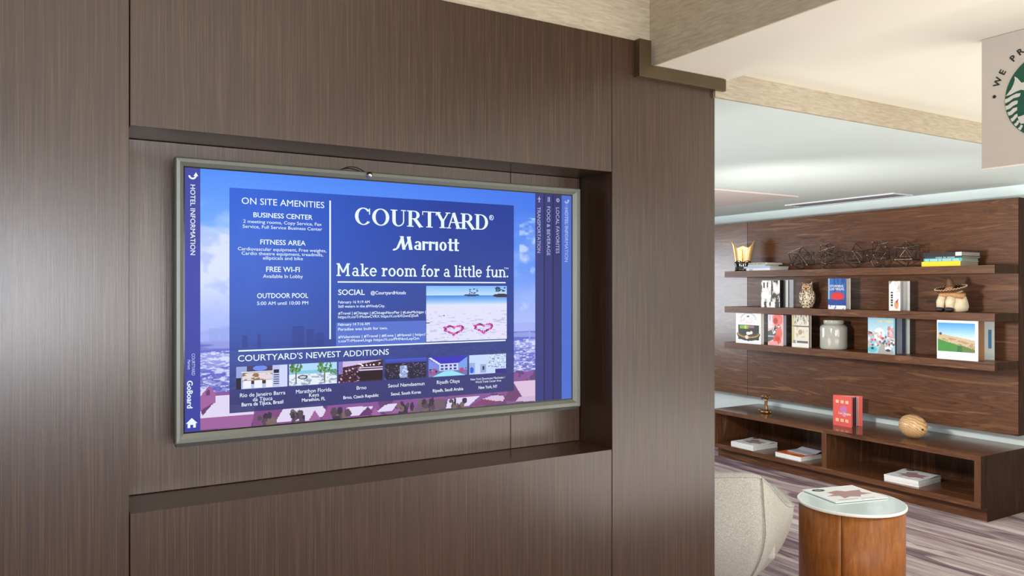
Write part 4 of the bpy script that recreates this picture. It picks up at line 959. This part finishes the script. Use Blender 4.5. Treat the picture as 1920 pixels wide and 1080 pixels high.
# ================================================================ ORNAMENTS
def gold_vase():
    yc = onX(1394.5, 540, 5.50)[0]
    t = thing('gold_vase', 'pale gold vase with two tall pointed corners and a black base on the top shelf', 'vase', (5.49, yc, Zs1), SR+math.radians(41))
    n = 64; bm = bmesh.new(); rings = []
    rim = lambda q: float(np.interp(q, [0, .12, .4, .5, .75, 1], [.237, .234, .215, .217, .243, .286]))
    def sect(a, f):           # superellipse cross section with a crease at the front, f = 0 bottom .. 1 top
        w = .072+.036*f**1.2; d = .046+.012*f
        ca, sa = math.cos(a), math.sin(a); e = .62
        x = w*abs(ca)**e*(1 if ca > 0 else -1); y = d*abs(sa)**e*(1 if sa > 0 else -1)
        cr_ = math.exp(-(x/.014)**2)*.008
        if y < 0: y += cr_
        else: y -= cr_
        return x, y, w
    for k in range(15):
        f = k/14; row = []
        for i in range(n):
            a = 2*PI*i/n; x, y, w = sect(a, f); q = abs(x)/w
            top = rim(q)
            zt = .086+(top-.086)*f
            row.append(bm.verts.new((x, y, zt)))
        rings.append(row)
    # wall going back down inside
    for k in range(8):
        f = 1-k/7*.8; row = []
        for i in range(n):
            a = 2*PI*i/n; x, y, w = sect(a, f); q = abs(x)/w; top = rim(q)
            row.append(bm.verts.new((x*.94, y*.9, .086+(top-.086)*f-.0005)))
        rings.append(row)
    for a, b in zip(rings, rings[1:]):
        for i in range(n): bm.faces.new((a[i], a[(i+1) % n], b[(i+1) % n], b[i]))
    bm.faces.new(rings[-1])
    obj('body', bm, M['gold'], t, smooth=True)
    bm = bmesh.new(); rr = []
    for k in range(6):
        f = k/5; row = []
        for i in range(n):
            a = 2*PI*i/n; x, y, w = sect(a, 0); s_ = 1.0-.10*math.sin(PI*f)-.0*f
            bulge = .02*abs(math.sin(2*math.atan2(abs(y), abs(x)+1e-6)))
            z_ = f*(.078+.020*math.sin(PI*min(1, abs(x)/w))**.8)
            row.append(bm.verts.new((x*s_*(1.03), y*s_*1.03, z_)))
        rr.append(row)
    for a, b in zip(rr, rr[1:]):
        for i in range(n): bm.faces.new((a[i], a[(i+1) % n], b[(i+1) % n], b[i]))
    bm.faces.new(rr[0]); bm.faces.new(rr[-1])
    obj('base', bm, M['base_dark'], t, smooth=True)
    bm = bmesh.new(); tube(bm, [(0.0, -.040, .085), (.0, -.043, .12), (.0, -.046, .17), (0.0, -.048, .215)], [.005, .006, .006, .001], 8)
    obj('crease', bm, M['gold_orange'], t, smooth=True)
gold_vase()

# wire polyhedra
def wire_poly(label, pxc, X, r, seed, long=1.0, jit=.28, hh=1.0):
    yc = onX(pxc, 540, X)[0]; rnd = random.Random(seed)
    bm0 = bmesh.new(); bmesh.ops.create_icosphere(bm0, subdivisions=1 if seed % 2 else 2, radius=1)
    if not seed % 2: bmesh.ops.dissolve_verts(bm0, verts=rnd.sample(list(bm0.verts), 16))
    pts = []
    for v_ in bm0.verts:
        k = 1+rnd.uniform(-jit, .06); v_.co = Vector((v_.co.x*r*long*k, v_.co.y*r*k*.95, v_.co.z*r*hh*k))
    zm = min(v_.co.z for v_ in bm0.verts)
    t = thing('wire_sculpture', label, 'ornament', (X, yc, Zs1), SR)
    bm = bmesh.new(); dots = bmesh.new()
    for e in bm0.edges:
        a, b = e.verts; up = Vector((0, 0, -zm+.003))
        tube(bm, [a.co+up, b.co+up], .0023, 5)
    for v_ in bm0.verts:
        if len(v_.link_edges) and rnd.random() < .55: ell(dots, v_.co+Vector((0, 0, -zm+.003)), (.0042,)*3, None, 8, 6)
    # inner crossing rods
    vs = list(bm0.verts)
    for _ in range(9):
        a, b = rnd.sample(vs, 2); up = Vector((0, 0, -zm+.003)); tube(bm, [a.co+up, b.co+up], .0016, 5)
    r2 = rnd.uniform(.5, .62); bm1 = bmesh.new(); bmesh.ops.create_icosphere(bm1, subdivisions=1, radius=1)
    bmesh.ops.transform(bm1, matrix=Matrix.Rotation(rnd.uniform(0, 3), 4, Vector((rnd.random(), rnd.random(), rnd.random()))), verts=bm1.verts)
    for e in bm1.edges:
        a, b = [Vector((q.co.x*r*r2*long*1.25, q.co.y*r*r2, q.co.z*r*r2)) for q in e.verts]; up = Vector((0, 0, -zm+.003)); tube(bm, [a+up, b+up], .0018, 5)
    bm1.free(); bm0.free()
    obj('rods', bm, M['wire'], t); obj('joints', dots, M['wire_tip'], t, smooth=True)
wire_poly('dark wire polyhedron nearest the left book stack on the top shelf', 1504, 5.50, .117, 1, 1.12)
wire_poly('dark wire polyhedron second from the left on the top shelf', 1554, 5.48, .108, 4, 1.04)
wire_poly('dark wire polyhedron in the middle of the row on the top shelf', 1604, 5.50, .117, 3, .98)
wire_poly('dark wire polyhedron fourth from the left on the top shelf', 1652, 5.50, .115, 6, .92)
wire_poly('dark wire polyhedron with long point beside the right book stack', 1699, 5.50, .112, 5, .96)

# owl
yc = onX(1513.5, 540, 5.47)[0]
owl = thing('owl_figurine', 'speckled brown and cream glazed owl figurine on the middle shelf', 'figurine', (5.47, yc, Zs2), SR+math.radians(26))
bm = bmesh.new(); lathe(bm, [(.030, 0), (.044, .012), (.052, .04), (.058, .08), (.056, .115), (.046, .145), (.043, .16), (.044, .18), (.038, .198), (.022, .206)], 32, sy=.85)
obj('body', bm, M['owl'], owl, smooth=True)
for s_ in (1, -1):
    bm = bmesh.new(); tube(bm, [(s_*.026, 0, .19), (s_*.033, 0, .208), (s_*.038, -.002, .222)], [.013, .009, .002], 8); obj('ear', bm, M['owl'], owl, smooth=True)
    bm = bmesh.new(); ell(bm, (s_*.050, .002, .088), (.014, .034, .055)); obj('wing', bm, M['owl'], owl, smooth=True)
    bm = bmesh.new(); ell(bm, (s_*.017, -.038, .172), (.014, .007, .015)); e = obj('eye', bm, M['cream'], owl, smooth=True)
    bm = bmesh.new(); ell(bm, (s_*.017, -.0445, .172), (.006, .003, .006)); obj('pupil', bm, M['shoe'], e, smooth=True)
    bm = bmesh.new(); ell(bm, (s_*.018, -.036, .010), (.012, .014, .010)); obj('foot', bm, M['cream'], owl, smooth=True)
bm = bmesh.new(); ell(bm, (0, -.036, .168), (.034, .008, .026)); obj('face_disc', bm, M['skin_clay'], owl, smooth=True)
bm = bmesh.new(); tube(bm, [(0, -.044, .166), (0, -.05, .158), (0, -.049, .15)], [.006, .005, .001], 8); obj('beak', bm, M['hat_dark'], owl, smooth=True)

# sleeping figurine in a sombrero
yc = onX(1786, 540, 5.46)[0]
fg = thing('sombrero_figurine', 'clay figurine crouching asleep under a wide brown sombrero on the middle shelf', 'figurine', (5.455, yc, Zs2+.0005), SR+math.radians(6))
bm = bmesh.new(); lathe(bm, [(.055, 0), (.078, .01), (.084, .04), (.078, .075), (.066, .11), (.052, .14), (.035, .165)], 36, c=(.016, .012), sy=.85)
obj('body', bm, M['cream'], fg, smooth=True)
for s_ in (1, -1):
    bm = bmesh.new(); tube(bm, [(s_*.027-.012, -.012, .105), (s_*.029-.014, -.048, .098), (s_*.030-.016, -.066, .070), (s_*.030-.018, -.062, .022)], [.024, .029, .029, .026], 16)
    obj('trouser_leg', bm, M['cream'], fg, smooth=True)
    bm = bmesh.new(); ell(bm, (s_*.031-.018, -.070, .0185), (.030, .038, .0185)); obj('shoe', bm, M['shoe'], fg, smooth=True)
    bm = bmesh.new(); tube(bm, [(.012+s_*.058, .005, .122), (.008+s_*.066, -.030, .112), (s_*.045, -.060, .118), (-s_*.012, -.068, .124)], [.02, .021, .018, .013], 14)
    obj('arm', bm, M['skin_clay'], fg, smooth=True)
bm = bmesh.new(); ell(bm, (0, -.025, .145), (.040, .038, .034)); obj('head', bm, M['skin_clay'], fg, smooth=True)
hat = bmesh.new(); hp = [(.012, .232), (.022, .222), (.030, .200), (.038, .176), (.050, .166), (.075, .162), (.094, .172), (.100, .182), (.098, .184), (.090, .1755), (.072, .1665), (.05, .171)]
lathe(hat, [(.0015, .250), (.008, .247), (.016, .234), (.024, .208), (.033, .178)]+hp[4:7]+[(.101, .183), (.099, .172), (.092, .160), (.07, .152), (.03, .152)], 40, c=(-.002, -.012), sy=.9)
hb = obj('sombrero', hat, M['hat'], fg, smooth=True)
bm = bmesh.new()
for i in range(60):
    a = 2*PI*i/60; ell(bm, (-.002+.1*math.cos(a), -.012+.0895*math.sin(a), .1785+(.0022 if i % 2 else -.0022)), (.0052, .0052, .0026), None, 8, 6)
obj('braided_brim', bm, M['cream'], hb, smooth=True)
bm = bmesh.new(); lathe(bm, [(.0395, .172), (.0395, .18), (.036, .182)], 30, c=(-.002, -.012), sy=.9, cap=False); obj('hat_band', bm, M['hat_dark'], hb, smooth=True)

TILT = Matrix.Translation((0, -.012, .157)) @ Matrix.Rotation(math.radians(12), 4, 'X') @ Matrix.Rotation(math.radians(-5), 4, 'Y') @ Matrix.Translation((0, .012, -.165))
for o_ in [hb]+list(hb.children)+[k for k in fg.children if k.name.startswith('hat_band')]: o_.data.transform(TILT)

# grey jar
yc = onX(1563, 540, 5.47)[0]
jar = thing('ceramic_jar', 'large grey glazed ceramic jar with a flat lid on the lowest shelf', 'jar', (5.47, yc, Zs3+.0008), SR)
bm = bmesh.new(); lathe(bm, [(.092, 0), (.100, .004), (.1035, .02), (.1035, .165), (.101, .18), (.090, .193), (.074, .200)], 56); obj('body', bm, M['ceramic'], jar, smooth=True)
bm = bmesh.new(); lathe(bm, [(.070, .200), (.077, .203), (.078, .228), (.075, .233), (.0, .234)], 48, cap=False); obj('lid', bm, M['ceramic'], jar, smooth=True)

# brass figurine on the cabinet
yc = onX(1436, 540, 5.41)[0]
bf = thing('brass_figurine', 'small aged brass candlestick figurine with coiled base at the left of the cabinet top', 'figurine', (5.41, yc, CT), SR)
bm = bmesh.new(); tube(bm, [(.042*math.cos(a)+.004, .034*math.sin(a), .013) for a in [2*PI*i/24 for i in range(23)]], [.010]*12+[.013]*11, 10)
tube(bm, [(-.038, -.01, .015), (-.052, -.022, .024), (-.058, -.03, .020)], [.011, .011, .005], 8); lathe(bm, [(.035, .0), (.036, .006), (.02, .02)], 24)
obj('base', bm, M['brass'], bf, smooth=True)
bm = bmesh.new(); tube(bm, [(0, 0, .01), (.004, 0, .04), (-.001, 0, .075), (.004, 0, .105), (.002, 0, .125)], [.020, .015, .014, .013, .016], 12); obj('stem', bm, M['brass'], bf, smooth=True)
bm = bmesh.new(); ell(bm, (.004, 0, .135), (.028, .022, .013))
for a in range(6):
    th = a*PI/3; tube(bm, [(.004+.015*math.cos(th), .015*math.sin(th), .128), (.004+.034*math.cos(th), .028*math.sin(th), .140+.01*(a % 2)), (.004+.024*math.cos(th+.5), .02*math.sin(th+.5), .156)], [.007, .008, .005], 8)
tube(bm, [(-.02, -.01, .15), (-.036, -.012, .14), (-.03, -.012, .115)], [.008, .009, .004], 8)
obj('crown', bm, M['brass'], bf, smooth=True)

# turned wood orb
yc = onX(1712, 540, 5.42)[0]
orb = thing('wooden_orb', 'pale turned wood egg with a small dark hole lying on the low cabinet', 'ornament', (5.42, yc, CT), 0)
bm = bmesh.new()
prof = []
for i in range(25):
    a = PI*i/24; prof.append((max(.006 if i == 24 else .0005, .0845*math.sin(a)**.92), -.118*math.cos(a)))
lathe(bm, prof, 40, cap=False)
rot = Vector((-.46, -.88, -.03)).normalized().to_track_quat('Z', 'Y').to_matrix().to_4x4()
bmesh.ops.transform(bm, matrix=Matrix.Translation((0, 0, .0850)) @ rot, verts=bm.verts)
ob = obj('body', bm, M['turned'], orb, smooth=True)
zmin = min(v_.co.z for v_ in ob.data.vertices); ob.data.transform(Matrix.Translation((0, 0, -zmin)))
bm = bmesh.new(); lathe(bm, [(.0075, .1165), (.0075, .1190)], 16); bmesh.ops.transform(bm, matrix=Matrix.Translation((0, 0, .0850-zmin)) @ rot, verts=bm.verts); obj('hole', bm, M['black'], orb)

# ================================================================ SIDE TABLE, MAGAZINE, CHAIR
tx, ty = view(3.745, 1.612)
tab = thing('side_table', 'round drum side table in orange brown veneer with frosted glass top', 'side table', (tx, ty, 0))
R_ = .234; NP = 3; a0 = math.radians(215)+.02
import math as _m
# seam faces the camera slightly left of the middle
sa = math.atan2(-ty, -tx)+math.radians(-10)
for k in range(NP):
    bm = bmesh.new(); a1, a2 = sa+2*PI*k/NP+.004, sa+2*PI*(k+1)/NP-.004; n = 28; rows = []
    for i in range(n+1):
        a = a1+(a2-a1)*i/n
        rows.append([bm.verts.new((r*math.cos(a), r*math.sin(a), z_)) for r, z_ in ((R_, .0), (R_, .489), (R_-.012, .489), (R_-.012, .0))])
    for p, q in zip(rows, rows[1:]):
        for j in range(4): bm.faces.new((p[j], p[(j+1) % 4], q[(j+1) % 4], q[j]))
    bm.faces.new(rows[0]); bm.faces.new(rows[-1])
    o = obj('veneer_panel', bm, M['drum'], tab)
    for p in o.data.polygons: p.use_smooth = abs(p.normal.z) < .5 and len(p.vertices) == 4 and p.area > .003
bm = bmesh.new(); lathe(bm, [(R_-.0125, .002), (R_-.0125, .488)], 48); obj('core', bm, M['leg_wood'], tab, smooth=False)
bm = bmesh.new(); lathe(bm, [(.236, .4895), (.240, .491), (.240, .500), (.238, .502)], 96); obj('glass_top', bm, M['frost'], tab)
bm = bmesh.new(); lathe(bm, [(.2402, .4905), (.2415, .492), (.2415, .5005), (.2385, .5035), (.2345, .5035), (.2345, .5021)], 96, cap=False); obj('rim', bm, M['white'], tab, smooth=True)
q = [view(3.952, 1.490), view(3.697, 1.519), view(3.796, 1.839), view(4.021, 1.778)]
# short edge runs left front -> left back; cover upside down to the camera
ang = math.atan2(q[2][1]-q[1][1], q[2][0]-q[1][0])
magazine('white red-patterned magazine lying on the glass of the side table', (q[1][0], q[1][1], .5045), ang, 'white', .302, .245, .005)

# tub chair: plan x right, y away from the camera
chx, chy = view(3.66, .925)
chair = thing('tub_chair', 'grey woven fabric tub armchair seen from behind, beside the drum table', 'armchair', (chx, chy, 0), -math.atan2(FX, FY))
stn = [(-.42, .36, .50), (-.41, .2, .50), (-.39, .0, .50), (-.335, -.06, .515), (-.152, -.33, .712), (0, -.335, .712), (.152, -.33, .712), (.335, -.06, .515), (.39, .0, .50), (.41, .2, .50), (.42, .36, .50)]
def refine(st, k=5):
    out = []
    for a, b in zip(st, st[1:]):
        for i in range(k): out.append(tuple(a[j]+(b[j]-a[j])*i/k for j in range(3)))
    out.append(st[-1]); return out
S_ = refine(stn, 4)
for _ in range(1):   # soften the corners but keep the seams readable
    S_ = [S_[0]]+[tuple(.25*S_[i-1][j]+.5*S_[i][j]+.25*S_[i+1][j] for j in range(3)) for i in range(1, len(S_)-1)]+[S_[-1]]
bm = bmesh.new(); cols = []
lv = [0, .08, .16, .26, .36, .46, .56, .68, .8, .9, 1.0]
KW = lambda z: .35+.65*math.sin(PI/2*min(1, max(0, (z-.13)/.37)))**.72 if z <= .5 else 1-.06*(z-.5)/.21
for (x, y, zt) in S_:
    col = []
    zb = .13
    for f in lv:                       # outer face, narrowing to the foot
        z_ = zb+(zt-zb)*f; hgt = (z_-zb)/.58
        k = KW(z_)
        col.append(bm.verts.new((x*k, y*(k if y < 0 else .3+.7*k), z_)))
    L0 = Vector((x, y)); nrm = -L0.normalized()
    ktop = (1-.06*max(0, zt-.5)/.21)
    for off, dz in ((.012, .010), (.045, .010), (.062, -.004)):   # rounded top roll
        col.append(bm.verts.new((x*ktop+nrm.x*off, y*ktop+nrm.y*off, zt+dz)))
    for f in (.75, .45, .2):
        z_ = zb+.1+(zt-zb-.1)*f; kk = .3+.7*KW(z_)
        col.append(bm.verts.new(((x*ktop+nrm.x*.068)*kk, (y*ktop+nrm.y*.068)*kk, z_)))
    cols.append(col)
for a, b in zip(cols, cols[1:]):
    for j in range(len(a)-1): bm.faces.new((a[j], b[j], b[j+1], a[j+1]))
    bm.faces.new((a[-1], b[-1], b[0], a[0]))
bm.faces.new(cols[0]); bm.faces.new(cols[-1])
obj('shell', bm, M['fabric'], chair, smooth=True)
# piping along the top edge and the two back seams
bm = bmesh.new(); tube(bm, [((x*(1-.06*max(0, zt-.5)/.21)), (y*(1-.06*max(0, zt-.5)/.21)), zt+.001) for x, y, zt in S_], .0035, 8); obj('piping', bm, M['fabric'], chair, smooth=True)
for s_ in (1, -1):
    bm = bmesh.new(); pts = []
    for i in range(24):
        z_ = .14+.565*i/23; k = KW(z_)
        pts.append((s_*.150*k, -.325*k, z_))
    tube(bm, pts, .0035, 6); obj('seam', bm, M['fabric'], chair, smooth=True)
bm = bmesh.new(); box(bm, -.25, .25, -.16, .30, .30, .43); obj('seat_cushion', bm, M['fabric'], chair, smooth=True, bevel=.03, seg=4)
bm = bmesh.new(); box(bm, -.17, .17, -.12, .20, .13, .30); obj('seat_base', bm, M['fabric'], chair, bevel=.01)
for a in (-1, 1):
    for b in (-1, 1):
        bm = bmesh.new(); tube(bm, [(a*.14, b*.11, .0), (a*.13, b*.10, .14)], [.012, .018], 12); obj('leg', bm, M['leg_wood'], chair, smooth=True)
